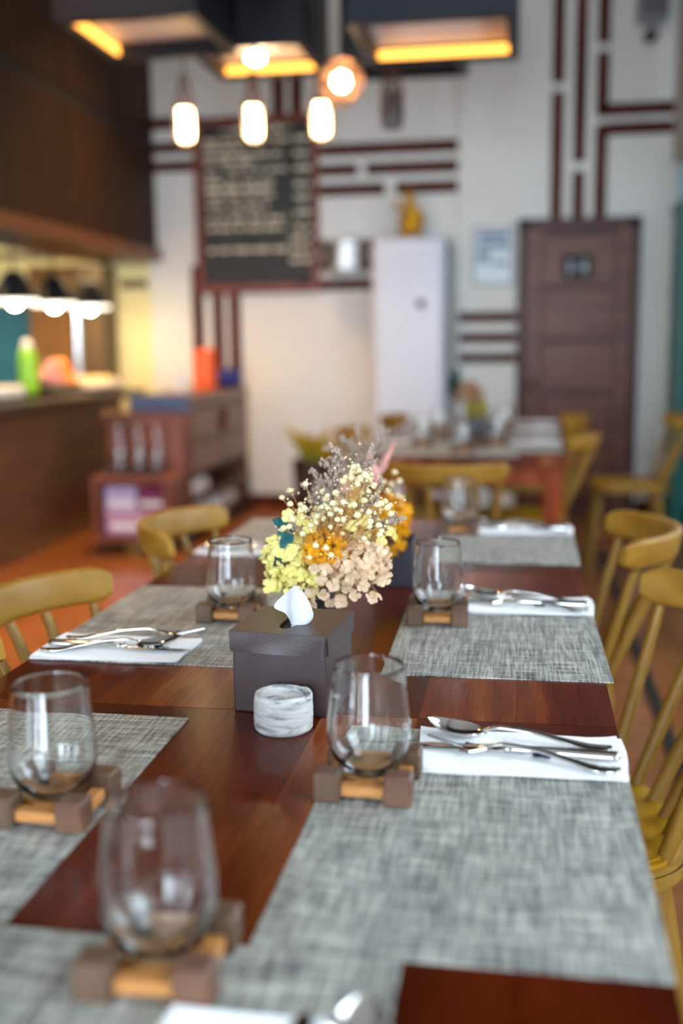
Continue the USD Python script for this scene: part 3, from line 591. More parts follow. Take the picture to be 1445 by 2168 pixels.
# floor plant
pp = thing('floor_plant', 'olive leafed plant in a tall dark brown floor pot behind the flowers', 'plant', (-1.28, 6.5, 0))
part(pp, 'pot', lathe([(0, 0), (.1, 0), (.14, .48), (.128, .48), (.12, .42), (0, .42)], 28), 'pot_brown')
def leaf_mesh(L, w, curl=.25, n=7):
    t = np.linspace(0, 1, n); s = np.linspace(-1, 1, 5); P = np.zeros((n, 5, 3))
    for i, a in enumerate(t):
        wd_ = w*math.sin(PI*min(a*.92+.06, 1))**.8
        for j, b in enumerate(s):
            P[i, j] = (wd_*b, L*a, L*curl*(-(a-.4)**2)+.12*w*b*b)
    return grid_surface(P)
def orient(m, pos, direction, roll=0.0):
    d = np.asarray(direction, float); d /= np.linalg.norm(d); up = np.array([0, 0, 1.]) if abs(d[2]) < .95 else np.array([1., 0, 0])
    x = np.cross(d, up); x /= np.linalg.norm(x); z = np.cross(x, d)
    c, s = math.cos(roll), math.sin(roll); x2 = c*x+s*z; z2 = -s*x+c*z
    T = np.eye(4); T[:3, 0], T[:3, 1], T[:3, 2], T[:3, 3] = x2, d, z2, pos
    m = m.copy(); m.apply_transform(T); return m
for k in range(16):
    a = k*2.4; el = rng.uniform(.9, 2.2); d = (math.cos(a), math.sin(a), el)
    part(pp, 'leaf', orient(leaf_mesh(rng.uniform(.2, .34), rng.uniform(.03, .05)), (.03*math.cos(a), .03*math.sin(a), .42), d, rng.uniform(-.5, .5)), 'leaf', smooth=True)

# ---------------------------------------------------------------- hanging boxes and lamps
def hanging_box(label, x0, x1, y0, y1, z, h, led):
    o = thing('hanging_box_frame', label, 'ceiling fixture', ((x0+x1)/2, (y0+y1)/2, z)); a, b = (x1-x0)/2, (y1-y0)/2; t = .045
    for q in ((-a-t, a+t, -b-t, -b), (-a-t, a+t, b, b+t), (-a-t, -a, -b, b), (a, a+t, -b, b)):
        part(o, 'side_board', bb(*q, 0, h, .003), 'navy_box')
    part(o, 'inner_panel', bb(-a, a, -b, b, .075, .09), 'box_lining')
    if 'l' in led: part(o, 'led_strip', bb(-a+.001, -a+.012, -b, b, .02, .06), 'led')
    if 'b' in led: part(o, 'led_strip', bb(-a, a, b-.012, b-.001, .02, .055), 'led')
    for sx in (-1, 1):
        part(o, 'hanger', tube([(sx*a*.7, 0, .09), (sx*a*.7, 0, CEIL-z)], .008), 'cord')
    return o
hanging_box('dark hanging box frame at upper left with amber strip on its left side', -1.93, -1.40, 4.55, 5.12, 2.52, .42, 'l')
hanging_box('dark hanging box frame at upper right with amber strip along its back', -.68, -.1, 4.5, 5.1, 2.43, .42, 'b')
hanging_box('dark hanging box frame in the centre above the cylinder pendants', -1.57, -1.08, 5.2, 5.75, 2.56, .5, 'b')
hanging_box('dark hanging box frame behind the upper right one', -.84, -.36, 5.3, 5.75, 2.52, .5, '')
hanging_box('dark hanging box frame high between the left and right ones', -1.25, -.82, 4.45, 4.9, 2.74, .5, '')
def cage_mesh(R, z0, z1, ztop, n=9):
    return [tube([(math.cos(a)*r, math.sin(a)*r, z) for r, z in ((R*.9, z0), (R*1.12, z0+.05), (R*1.1, z1), (R*.55, z1+.09), (.015, ztop))], .0042, 5) for a in np.arange(n)*2*PI/n]
def pendant(label, loc, rz, group, lit=True):
    o = thing('bamboo_pendant' if lit else 'unlit_pendant', label, 'pendant lamp', loc, rz, group)
    part(o, 'shade', lathe([(0, 0), (.034, 0), (.041, .025), (.043, .08), (.037, .155), (0, .16)], 28), 'lamp_glow' if lit else 'shade_off')
    for m in cage_mesh(.048, -.01, .16, .32): part(o, 'cage_rib', m, 'bamboo')
    for r, z in ((.044, -.008), (.055, .07), (.052, .17)): part(o, 'cage_ring', tube([(math.cos(a)*r, math.sin(a)*r, z) for a in np.linspace(0, 2*PI, 25)], .004, 5), 'bamboo')
    part(o, 'cord', tube([(0, 0, .33), (0, 0, CEIL-2.0)], .005), 'cord')
    return o
for (px, py), lab in zip(((393, 300), (537, 296), (680, 290)), ('lit bamboo cage pendant left of the chalkboard', 'lit bamboo cage pendant in front of the chalkboard top', 'lit bamboo cage pendant at the right corner of the chalkboard')):
    q = at(px, py, Y=5.4); place('pendant', pendant, lab, q, 0, 'lit bamboo pendants')
q = at(829, 268, Y=5.4); pendant('unlit dark bamboo cage pendant hanging before the white wall', q, 0, None, False)
q = at(722, 172, Y=5.0)
rb = thing('rattan_ball_lamp', 'lit round rattan ball lamp hanging right of the pendants', 'pendant lamp', q)
rs = []
for k in range(26):
    ax = rng.normal(size=3); ax /= np.linalg.norm(ax); e = np.cross(ax, [.3, .5, .8]); e /= np.linalg.norm(e); f_ = np.cross(ax, e); off = rng.uniform(-.07, .07)
    rr = math.sqrt(.1**2-off**2); rs.append(tube([ax*off+rr*(math.cos(a)*e+math.sin(a)*f_) for a in np.linspace(0, 2*PI, 29)], .0035, 4))
part(rb, 'rattan_weave', cat(rs), 'rattan', smooth=True)
b = trimesh.creation.icosphere(2, .04); part(rb, 'bulb', b, 'bulb_glow'); part(rb, 'cord', tube([(0, 0, .1), (0, 0, .9)], .005), 'cord')
q = at(540, 122, Y=5.45)
gb = thing('ceiling_bulb', 'round bulb glowing inside the centre hanging box', 'bulb', q)
b = trimesh.creation.icosphere(2, .035); b.apply_scale((1.2, 1.2, .8)); part(gb, 'bulb', b, 'bulb_glow'); part(gb, 'socket', tube([(0, 0, .02), (0, 0, .34)], .012), 'cord')

# ---------------------------------------------------------------- tables
TOP = .75
def table(label, x0, x1, y0, y1, seedk, legs=True):
    o = thing('dining_table', label, 'table', ((x0+x1)/2, (y0+y1)/2, 0)); a, b = (x1-x0)/2, (y1-y0)/2
    n = 7; ed = np.linspace(-a, a, n+1)
    for k in range(n):
        m = bb(ed[k]+.00015, ed[k+1]-.00015, -b+.0004, b-.0004, TOP-.032, TOP)
        part(o, 'top_board', m, f'table{(k*5+seedk*3+k//2) % 4}')
    for q in ((-a+.05, a-.05, -b+.05, -b+.072), (-a+.05, a-.05, b-.072, b-.05), (-a+.05, -a+.072, -b+.072, b-.072), (a-.072, a-.05, -b+.072, b-.072)):
        part(o, 'apron', bb(*q, TOP-.11, TOP-.032), 'table_dark')
    for sx in (-1, 1):
        for sy in (-1, 1):
            part(o, 'leg', bb(sx*(a-.06)-.035, sx*(a-.06)+.035, sy*(b-.06)-.035, sy*(b-.06)+.035, 0, TOP-.032, .005), 'table_dark')
    return o
TX0, TX1 = -.684, .107
table('nearest square wooden dining table with plank top', TX0, TX1, .37, 1.2085, 0)
table('middle square wooden dining table pushed against the nearest one', TX0, TX1, 1.2095, 2.035, 1)
table('third wooden dining table at the far end of the front row', TX0, TX1, 2.036, 2.63, 2)
FX0, FX1, FY0, FY1 = -.62, .165, 4.12, 6.15
table('separate laid dining table near the back wall', FX0, FX1, FY0, FY1, 3)

# ---------------------------------------------------------------- chairs
def rail_mesh():
    nt, ns = 41, 16; t = np.linspace(-1, 1, nt); V = []
    for k in t:
        x = -.32+.12*abs(k)**2.1; y = .222*k*(1-.06*abs(k)**3); tx = .12*2.1*abs(k)**1.1*np.sign(k); ty = .222
        nx, ny = -ty, tx; l = math.hypot(nx, ny); nx, ny = nx/l, ny/l
        e = min(1, max(0, (abs(k)-.86)/.14)); h = .0305*(1-.42*e**2.2); w = .0125*(1-.35*e**2)
        for s in np.arange(ns)*2*PI/ns:
            c, d = math.cos(s), math.sin(s); dn = w*np.sign(c)*abs(c)**.55; dz = h*np.sign(d)*abs(d)**.45
            V.append((x+nx*(dn+.2*dz), y+ny*(dn+.2*dz), .773+dz))
    V = np.array(V); i, j = np.meshgrid(np.arange(nt-1), np.arange(ns), indexing='ij'); k = (j+1) % ns
    q = np.stack([i*ns+j, i*ns+k, (i+1)*ns+k, (i+1)*ns+j], -1).reshape(-1, 4); f = np.vstack([q[:, [0, 1, 2]], q[:, [0, 2, 3]]])
    c0, c1 = len(V), len(V)+1; V = np.vstack([V, V[:ns].mean(0), V[-ns:].mean(0)]); s = np.arange(ns)
    f = np.vstack([f, np.stack([np.full(ns, c0), (s+1) % ns, s], 1), np.stack([np.full(ns, c1), (nt-1)*ns+s, (nt-1)*ns+(s+1) % ns], 1)])
    m = trimesh.Trimesh(V, f, process=False); m.fix_normals(); return m
def superell(a, b, n=48, e=2.6):
    t = np.arange(n)*2*PI/n; c, s = np.cos(t), np.sin(t)
    return Polygon(np.stack([a*np.sign(c)*abs(c)**(2/e), b*np.sign(s)*abs(s)**(2/e)], 1))
def chair(label, loc, rz, group):
    """Faces +x; the back rail stands at -x."""
    o = thing('dining_chair', label, 'chair', loc, rz, group)
    s = [extr(superell(.205-d, .215-d, e=3.2), h, z) for d, h, z in ((.02, .006, .418), (.004, .02, .424), (.0, .012, .432), (.006, .006, .444))]
    part(o, 'seat', cat(s), 'chair'); part(o, 'seat_top', cat([extr(superell(.19, .20, e=3.2), .008, .449), extr(superell(.182, .192, e=3.2), .004, .457)]), 'seat_yellow', label='bright yellow seat top')
    part(o, 'top_rail', rail_mesh(), 'chair_rail', smooth=40)
    for k in np.linspace(-.86, .86, 6):
        xt, yt = -.32+.12*abs(k)**2.1, .222*k*(1-.06*abs(k)**3); xb, yb = -.175+.045*abs(k)**2, .18*k
        p0, p1 = np.array([xb, yb, .44]), np.array([xt+.008, yt, .74])
        tt = np.linspace(0, 1, 7)
        part(o, 'spindle', tube([p0+(p1-p0)*a for a in tt], [.0115+.0012*math.sin(a*PI) - .003*a for a in tt], 12), 'chair', smooth=40)
    for sx in (-1, 1):
        for sy in (-1, 1):
            p0, p1 = np.array([sx*.14, sy*.145, .425]), np.array([sx*.195, sy*.2, 0])
            part(o, 'leg', tube([p0+(p1-p0)*a for a in np.linspace(0, 1, 6)], [.017, .019, .019, .018, .016, .013], 12), 'chair', smooth=40)
        part(o, 'stretcher', tube([(sx*.172, -.178, .18), (sx*.172, .178, .18)], .0095, 10), 'chair', smooth=40)
    part(o, 'stretcher', tube([(-.172, 0, .18), (.172, 0, .18)], .0095, 10), 'chair', smooth=40)
    return o
CH = [((-.515, 1.555), 0, 'yellow wooden spindle chair at the left edge beside the laid left napkin'), ((-.515, 2.30), 0, 'yellow wooden spindle chair left of the flowers at the third table'),
      ((.036, 1.63), PI+.16, 'nearest yellow spindle chair on the right side of the front tables'), ((-.012, 2.31), PI, 'second yellow spindle chair along the right side of the front tables'),
      ((-.265, 3.70), PI/2, 'yellow chair seen from behind at the near end of the far table'), ((-.03, 4.62), PI, 'yellow chair on the right side of the far table, nearer one'),
      ((-.01, 5.75), PI, 'yellow chair on the right side of the far table, farther one'), ((.52, 5.75), PI, 'empty yellow chair by the door near the teal cabinet'),
      ((-.52, 4.85), 0, 'yellow chair on the left side of the far table, nearer one'), ((-.44, 5.75), 0, 'yellow chair on the left side of the far table, farther one')]
for (x, y), r, lab in CH:
    place('chair', chair, lab, (x, y, 0), r, 'yellow spindle dining chairs')

# ---------------------------------------------------------------- table settings
MZ = TOP+.0016
def placemat(label, loc, rz, group):
    o = thing('placemat', label, 'placemat', loc, rz, group)
    n, m = 13, 19; P = np.zeros((n, m, 3))
    for i, x in enumerate(np.linspace(-.149, .149, n)):
        for j, y in enumerate(np.linspace(-.231, .231, m)):
            P[i, j] = (x, y, .0008)
    part(o, 'woven_sheet', grid_surface(P, .0014), 'weave', smooth=False)
    part(o, 'edge_weave', cat([bb(-.1498, -.1486, -.2315, .2315, .0001, .0016), bb(.1486, .1498, -.2315, .2315, .0001, .0016), bb(-.149, .149, -.2318, -.2306, .0001, .0016), bb(-.149, .149, .2306, .2318, .0001, .0016)]), 'weave', smooth=False)
    return o
for x, y, r, lab in [(-.043, .937, 0, 'woven grey placemat at the near right with the white napkin at its far end'), (-.037, 1.602, .015, 'woven grey placemat at the middle right under the second setting'),
                     (-.04, 2.35, .0, 'woven beige placemat at the third right setting'), (-.535, .937, 0, 'woven grey placemat at the near left under a glass'),
                     (-.535, 1.606, 0, 'woven grey placemat at the middle left beside the left napkin'), (-.52, 2.37, 0, 'woven grey placemat at the far left of the third table'),
                     (-.312, .553, PI/2, 'woven grey placemat across the head of the table at the bottom edge')]:
    place('placemat', placemat, lab, (x, y, TOP+(.0012 if abs(r) > 1 else 0)), r, 'woven placemats')
k = 0
for y in (4.55, 5.28, 5.9):
    for x, s in ((-.45, 'left'), (.0, 'right')):
        k += 1
        place('placemat', placemat, f"woven grey placemat on the {s} of the far table, {('nearest', 'middle', 'farthest')[(k-1)//2]} one", (x, y, TOP), 0, 'woven placemats')
place('placemat', placemat, 'woven grey placemat across the near end of the far table', (-.26, 4.285, TOP+.0012), PI/2, 'woven placemats')

def coaster(label, loc, rz, group):
    o = thing('wooden_coaster', label, 'coaster', loc, rz, group); c = .034
    for i, (sx, sy) in enumerate(((-1, -1), (1, -1), (-1, 1), (1, 1))):
        part(o, 'corner_block', bx((sx*c, sy*c, .0145), (.027, .027, .029), .0022), 'block' if i % 3 == 0 else 'block2')
    for sy in (-1, 1):
        part(o, 'rail_slat', bx((0, sy*c, .0105), (.042, .014, .011), .001), 'slat')
        part(o, 'rail_slat', bx((sy*c, 0, .0105), (.014, .042, .011), .001), 'slat')
    part(o, 'cross_slat', bx((0, 0, .0085), (.056, .02, .009), .001), 'slat'); part(o, 'cross_slat', bx((0, 0, .0125), (.02, .056, .006), .001), 'slat')
    return o
def glass(label, loc, rz, group):
    o = thing('stemless_glass', label, 'glass', loc, rz, group)
    outer = [(0, 0), (.019, 0), (.0225, .0012), (.029, .0075), (.0355, .0165), (.0398, .028), (.0412, .038), (.0405, .052), (.0385, .07), (.0362, .09), (.0345, .1085)]
    inner = [(.0339, .1091), (.0334, .1085), (.0352, .09), (.0375, .07), (.0395, .052), (.0401, .038), (.0386, .0282), (.0338, .0178), (.0266, .0100), (.016, .0066), (0, .006)]
    from scipy.interpolate import PchipInterpolator
    def fine(p, n):
        p = np.array(p); d = np.r_[0, np.cumsum(np.linalg.norm(np.diff(p, axis=0), axis=1))]; t = np.linspace(0, d[-1], n)
        return np.stack([PchipInterpolator(d, p[:, 0])(t), PchipInterpolator(d, p[:, 1])(t)], 1)
    prof = np.vstack([fine(outer, 44), fine(inner, 40)])
    part(o, 'glass_body', lathe(prof, 72), 'glass', smooth=60); return o
GL = [(-.246, .668, .03, 'nearest stemless glass, on the head placemat at lower left', 'wooden block coaster under the nearest glass'), (-.432, .905, -.02, 'stemless glass at the left picture edge', 'wooden block coaster at the left picture edge'),
      (-.147, 1.003, -.03, 'stemless glass in front of the spoon and fork at near right', 'wooden block coaster beside the near right napkin'), (-.132, 1.66, .05, 'stemless glass right of the flowers', 'wooden block coaster under the glass right of the flowers'),
      (-.462, 1.64, .02, 'stemless glass left of the flowers behind the tissue box', 'wooden block coaster left of the tissue box'), (-.15, 2.47, 0, 'stemless glass on the third table by the pushed-in chair', 'wooden block coaster on the third table at right'),
      (-.45, 2.44, 0, 'stemless glass half hidden behind the front flowers', 'wooden block coaster half hidden behind the front flowers')]
for x, y, r, lg, lc in GL:
    place('coaster', coaster, lc, (x, y, MZ), r, 'wooden coasters')
    place('glass', glass, lg, (x, y, MZ+.0165), 0, 'stemless glasses')
for x, y, d in [(-.43, 4.55, 'left nearest'), (-.405, 5.12, 'left middle'), (-.245, 4.27, 'end'), (-.117, 4.6, 'right nearest'), (-.1, 5.28, 'right middle'), (-.33, 5.75, 'left farthest')]:
    place('coaster', coaster, f'wooden block coaster on the far table at its {d} setting', (x, y, MZ), 0, 'wooden coasters')
    place('glass', glass, f'stemless glass on the far table at its {d} setting', (x, y, MZ+.0165), 0, 'stemless glasses')

def napkin(label, loc, rz, group):
    """Folded paper napkin, handle ends of the cutlery at +x."""
    o = thing('paper_napkin', label, 'napkin', loc, rz, group)
    n, m = 25, 15; a, b = .107, .058
    for lay, (z, sh) in enumerate(((.0006, 0), (.0016, .002), (.0027, -.0015))):
        P = np.zeros((n, m, 3))
        for i, x in enumerate(np.linspace(-a, a, n)):
            for j, y in enumerate(np.linspace(-b, b, m)):
                w = meshkit.fbm(np.array([x*18+lay*3, y*18, lay*1.7]), 3, 5)-.5
                P[i, j] = (x+sh+.002*math.sin(y*40+lay), y+sh*.6+.003*math.sin(x*22+lay*2), z+max(0, .0022*w*(lay+1)*.6)+.0012*lay*((abs(x)/a)**6))
        part(o, 'folded_layer', grid_surface(P, .0005), 'napkin', smooth=50)
    g = np.random.default_rng(3); navy = []
    for px, py, r in ((.022, -.012, .0045), (.028, -.017, .0028), (.017, -.014, .003)):
        navy.append(extr(Point(px, py).buffer(r*1.4, 5), .0004, .0062))
    for k in range(9):
        navy.append(extr(sbox(.04+k*.0016, -.016+g.uniform(-.001, .001), .041+k*.0016, -.013+g.uniform(-.001, .001)), .0004, .0062))
    part(o, 'printed_emblem', cat(navy), 'ink_navy', smooth=False)
    grey = [extr(sbox(x0+k*.0022, y0+g.uniform(-.0004, .0004), x0+.0015+k*.0022, y0+.0018+g.uniform(-.0004, .0004)), .0004, .0062) for x0, y0, c in ((-.02, .012, 5), (-.02, -.031, 5), (.052, -.027, 5), (-.035, -.012, 18)) for k in range(c)]
    part(o, 'printed_lines', cat(grey), 'ink_grey', smooth=False)
    return o
def strip(st, ns=12):
    """Cutlery shaft: stations (x, z, half width, half thickness) with elliptical section."""
    V = []
    for x, z, w, h in st:
        for s in np.arange(ns)*2*PI/ns: V.append((x, w*math.cos(s), z+h*math.sin(s)))
    n = len(st); V = np.array(V); i, j = np.meshgrid(np.arange(n-1), np.arange(ns), indexing='ij'); k = (j+1) % ns
    q = np.stack([i*ns+j, (i+1)*ns+j, (i+1)*ns+k, i*ns+k], -1).reshape(-1, 4); f = np.vstack([q[:, [0, 1, 2]], q[:, [0, 2, 3]]])
    c0, c1 = len(V), len(V)+1; V = np.vstack([V, V[:ns].mean(0), V[-ns:].mean(0)]); s = np.arange(ns)
    f = np.vstack([f, np.stack([np.full(ns, c0), s, (s+1) % ns], 1), np.stack([np.full(ns, c1), (n-1)*ns+(s+1) % ns, (n-1)*ns+s], 1)])
    m = trimesh.Trimesh(V, f, process=False); m.fix_normals(); return m
def curve(tab, n=40):
    from scipy.interpolate import PchipInterpolator
    tab = np.array(tab); x = np.linspace(tab[0, 0], tab[-1, 0], n)
    return [(a, *[float(PchipInterpolator(tab[:, 0], tab[:, c])(a)) for c in (1, 2, 3)]) for a in x]
HANDLE = [(0, .0045, .004, .0012), (.004, .0035, .0075, .0016), (.02, .0022, .0095, .0016), (.05, .0065, .0068, .0018), (.09, .0125, .0042, .0022), (.118, .0135, .0033, .0024), (.138, .0085, .0036, .0018)]
def spoon(label, loc, rz, group):
    """Handle end at the origin, bowl towards +x."""
    o = thing('spoon', label, 'spoon', loc, rz, group)
    part(o, 'handle', strip(curve(HANDLE)), 'steel', smooth=60)
    n, m = 21, 13; P = np.zeros((n, m, 3)); L0, L1 = .134, .2
    for i, t in enumerate(np.linspace(0, 1, n)):
        w = .0208*math.sin(PI*min(1, max(0, t*.985+.012)))**.62*(1-.16*(t-.55)); zc = .0075+.004*t+.009*max(0, t-.55)**1.5*2; dep = .0085*math.sin(PI*(.08+.9*t))**.9
        for j, s in enumerate(np.linspace(-1, 1, m)):
            P[i, j] = (L0+(L1-L0)*t, w*s, zc-dep*(1-s*s)+.0)
    part(o, 'bowl', grid_surface(P, .0014), 'steel', smooth=60); return o
def fork(label, loc, rz, group):
    o = thing('fork', label, 'fork', loc, rz, group)
    part(o, 'handle', strip(curve(HANDLE)), 'steel', smooth=60)
    ms = []; zf = lambda x: .0085-.0062*math.sin(min(1, (x-.134)/.03)*PI/2)+.26*max(0, x-.155)**1.12
    n, m = 14, 9; P = np.zeros((n, m, 3))
    for i, x in enumerate(np.linspace(.133, .165, n)):
        w = .0035+.0085*min(1, ((x-.133)/.022))**.7
        for j, s in enumerate(np.linspace(-1, 1, m)): P[i, j] = (x, w*s, zf(x)+.0012*s*s)
    ms.append(grid_surface(P, .0016))
    for k in range(4):
        y = -.0100+k*.00667; ms.append(strip([(x, zf(x)+.0012*(y/.012)**2, max(.0004, .0019*(1-.5*max(0, (x-.185)/.02)**2)), .001) for x in np.linspace(.163, .204, 12)], 8))
    part(o, 'tines', cat(ms), 'steel', smooth=60); return o
def knife(label, loc, rz, group):
    o = thing('table_knife', label, 'knife', loc, rz, group)
    part(o, 'handle', strip(curve([(0, .0055, .004, .003), (.005, .0055, .0085, .0048), (.03, .0055, .0086, .005), (.08, .0058, .0062, .0045), (.112, .006, .0055, .004), (.116, .006, .0068, .0048), (.121, .006, .004, .003)])), 'steel', smooth=60)
    part(o, 'blade', strip(curve([(.119, .006, .004, .0016), (.13, .0055, .0078, .0013), (.18, .0045, .0088, .001), (.205, .0042, .006, .0008), (.215, .0042, .001, .0006)])), 'steel', smooth=60); return o
def setting(nm, cx, cy, sgn, grp=''):
    """Napkin with cutlery; sgn +1: handles to the right (+x)."""
    rz = 0 if sgn > 0 else PI; z = MZ+.0002
    place('napkin', napkin, f'white paper napkin {nm}', (cx, cy, z), rz, 'paper napkins')
    def put(kind, mk_, nm_, e, t, dz):
        ex, ey = cx+sgn*e[0], cy+sgn*e[1]; tx, ty = cx+sgn*t[0], cy+sgn*t[1]
        place(kind, mk_, f'steel {nm_} on the napkin {nm}', (ex, ey, z+dz), math.atan2(ty-ey, tx-ex), 'steel '+kind+'s')
    if sgn > 0:
        put('spoon', spoon, 'spoon', (.096, .014), (-.1, .044), .0045); put('knife', knife, 'table knife', (.103, -.012), (-.1, -.002), .0038); put('fork', fork, 'fork', (.1, -.047), (-.1, .004), .0048)
    else:
        put('spoon', spoon, 'spoon', (.1, .04), (-.06, -.004), .0045); put('knife', knife, 'table knife', (.102, .008), (-.11, .018), .0038); put('fork', fork, 'fork', (.09, -.025), (-.08, -.062), .0048)
setting('at the near right of the table', -.001, 1.104, 1)
setting('at the middle right of the table', .004, 1.765, 1)
setting('at the right of the third table', .0, 2.5, 1)
setting('at the middle left of the table', -.575, 1.433, -1)
setting('at the left of the third table', -.575, 2.2, -1)
place('napkin', napkin, 'white paper napkin at the bottom edge by the head placemat', (-.165, .51, MZ+.002), -PI/2, 'paper napkins')
place('spoon', spoon, 'steel spoon at the bottom edge of the picture', (-.098, .425, MZ+.0075), PI/2-.02, 'steel spoons')
place('knife', knife, 'steel table knife at the bottom edge of the picture', (-.135, .405, MZ+.0065), PI/2-.01, 'steel knifes')
for y, s, x in ((4.75, 'right nearest', .045), (5.42, 'right middle', .055), (5.95, 'right farthest', .06), (4.75, 'left nearest', -.5)):
    place('napkin', napkin, f'white paper napkin on the far table at its {s} setting', (x, y, MZ), 0, 'paper napkins')
    place('knife', knife, f'steel table knife on the far table at its {s} setting', (x+.1, y, MZ+.004), PI, 'steel knifes')

# ---------------------------------------------------------------- tissue box and candle
tb = thing('tissue_box', 'dark brown leatherette tissue box with folded lid in the middle of the table', 'tissue box', (-.277, 1.258, TOP), -.09)
A, B, H = .0575, .06, .098
part(tb, 'body', bb(-A, A, -B, B, 0, H-.004, .0015), 'leather')
hole = superell(.011, .04, 40, 2.4)
lid = Polygon([(-A-.0025, -B-.0025), (A+.0025, -B-.0025), (A+.0025, B+.0025), (-A-.0025, B+.0025)], [list(hole.exterior.coords)])
ld = part(tb, 'lid', extr(lid, .003, H-.001), 'leather')
def flap(x0, x1, y, zt, h, bow, normal):
    n, m = 15, 6; P = np.zeros((n, m, 3))
    for i, t in enumerate(np.linspace(0, 1, n)):
        for j, s in enumerate(np.linspace(0, 1, m)):
            o = .0022+bow*(s**1.5)*(1-.9*abs(2*t-1)**5)+.0009*math.sin(t*9+s*3)*s
            P[i, j] = (x0+(x1-x0)*t, y+normal*o, zt-h*s-.0008*math.sin(t*PI)*s)
    return grid_surface(P, .0016)
part(ld, 'lid_flap', flap(-A-.002, A+.002, -B-.0005, H+.0018, .0245, .0012, -1), 'leather', smooth=40)
part(ld, 'lid_flap', flap(-A-.002, A+.002, B+.0005, H+.0018, .0245, .0012, 1), 'leather', smooth=40)
for sx in (-1, 1):
    m = flap(-B-.002, B+.002, -A-.0005, H+.0018, .0245, .0016, -1); m.apply_transform(trimesh.transformations.rotation_matrix(sx*PI/2, [0, 0, 1])); part(ld, 'lid_flap', m, 'leather', smooth=40)
    part(ld, 'corner_fold', cat([orient(extr(Polygon([(0, 0), (.015, 0), (.004, .022)]), .0012), (sx*(A+.003)-(.002 if sx > 0 else 0), -B-.0045, H-.022), (0, 0, 1), 0 if sx < 0 else PI)]), 'leather')
part(tb, 'slot_lining', extr(hole.buffer(-.0003), .002, H-.0055), 'slot_dark')
CA = np.array([[(-5, -5, -3), (-1, 0, -3), (4, 4, -3), (8, 6, -3)], [(-11, -8, 13), (-4, -1, 14), (4, 5, 15), (10, 8, 16)], [(-25, -11, 22), (-10, -2, 25), (0, 5, 28), (9, 9, 30)], [(-4, -3, 44), (-2, -1, 47), (0, 2, 46), (2, 4, 45)]], float)*.001
CB = np.array([[(-4, -12, -3), (2, -13, -3), (8, -10, -3), (12, -2, -3)], [(-1, -13, 10), (9, -16, 9), (19, -12, 9), (22, -1, 11)], [(-4, -9, 24), (6, -13, 25), (15, -9, 25), (18, 0, 24)], [(-3, -3, 42), (2, -5, 44), (6, -3, 42), (8, 2, 40)]], float)*.001
ts = thing('tissue', 'white paper tissue pulled up from the slot of the brown box', 'tissue', (-.272, 1.252, TOP+H), -.09)
part(ts, 'sheet', grid_surface(upsample(CA, 6)), 'tissue', smooth=True); part(ts, 'sheet', grid_surface(upsample(CB, 6)), 'tissue', smooth=True)
cd = thing('candle_holder', 'round whitewashed candle with grey streaks in front of the tissue box', 'candle', (-.268, 1.1555, TOP))
def cup():
    n = 96; prof = [(.0, 0), (.0315, 0), (.0335, .003), (.034, .015), (.0338, .03), (.0332, .040), (.0318, .0425), (.0275, .0425), (.0262, .041), (.0248, .026), (.0, .025)]
    from scipy.interpolate import interp1d
    p = np.array(prof); d = np.r_[0, np.cumsum(np.linalg.norm(np.diff(p, axis=0), axis=1))]; p = interp1d(d, p, axis=0)(np.linspace(0, d[-1], 70))
    m = lathe(p, n); v = m.vertices.copy(); r = np.hypot(v[:, 0], v[:, 1]); k = 1+.035*(meshkit.fbm(np.stack([v[:, 0]*60, v[:, 1]*60, v[:, 2]*160], 1), 4, 2)-.5)
    v[:, :2] *= k[:, None]; top = v[:, 2] > .03; v[top, 2] += .002*(meshkit.fbm(np.stack([v[top, 0]*70, v[top, 1]*70, v[top, 2]*0], 1), 3, 8)-.5)*2
    m.vertices = v; return m
part(cd, 'cup', cup(), 'candle', smooth=50); part(cd, 'wax', lathe([(0, .0245), (.024, .0248), (.0246, .0275), (.012, .0262), (0, .0265)], 40), 'wax')
part(cd, 'wick', tube([(.002, -.002, .026), (.0028, -.002, .033), (.0042, -.0022, .039)], .0008, 6), 'wick')

# ---------------------------------------------------------------- flowers
def petal_grid(R, w, cup=.2, n=8, m=5, seed=0):
    g = np.random.default_rng(seed); P = np.zeros((n, m, 3))
    for i, t in enumerate(np.linspace(0, 1, n)):
        wd_ = w*(.16+.84*math.sin(PI*min(1, t/1.28))**1.1)*(1 if t < .8 else math.sqrt(max(.02, 1-((t-.8)/.2)**2*.85)))
        for j, s in enumerate(np.linspace(-1, 1, m)):
            P[i, j] = (wd_*s, R*(.06+.94*t)-R*.1*s*s*t, R*(cup*t*t-.1*t+.1*s*s+g.uniform(-.03, .03)))
    return grid_surface(P)
def floret(seed, size=.0105):
    g = np.random.default_rng(seed); ms = []
    for k in range(4):
        p = petal_grid(size*g.uniform(.85, 1.12), size*.46*g.uniform(.9, 1.12), g.uniform(-.1, .75), seed=seed*7+k)
        p.apply_transform(trimesh.transformations.rotation_matrix(k*PI/2+g.uniform(-.18, .18), [0, 0, 1])); p.apply_translation((0, 0, .0006*(k % 2))); ms.append(p)
    c = trimesh.creation.icosphere(1, size*.11); c.apply_translation((0, 0, size*.06)); ms.append(c)
    return cat(ms)
FLORETS = [floret(k) for k in range(6)]
def face(m, pos, nrm, spin):
    d = np.asarray(nrm, float); d /= np.linalg.norm(d); u = np.array([0, 0, 1.]) if abs(d[2]) < .9 else np.array([1., 0, 0]); x = np.cross(u, d); x /= np.linalg.norm(x); y = np.cross(d, x)
    c, s = math.cos(spin), math.sin(spin); T = np.eye(4); T[:3, 0], T[:3, 1], T[:3, 2], T[:3, 3] = c*x+s*y, -s*x+c*y, d, pos
    m = m.copy(); m.apply_transform(T); return m
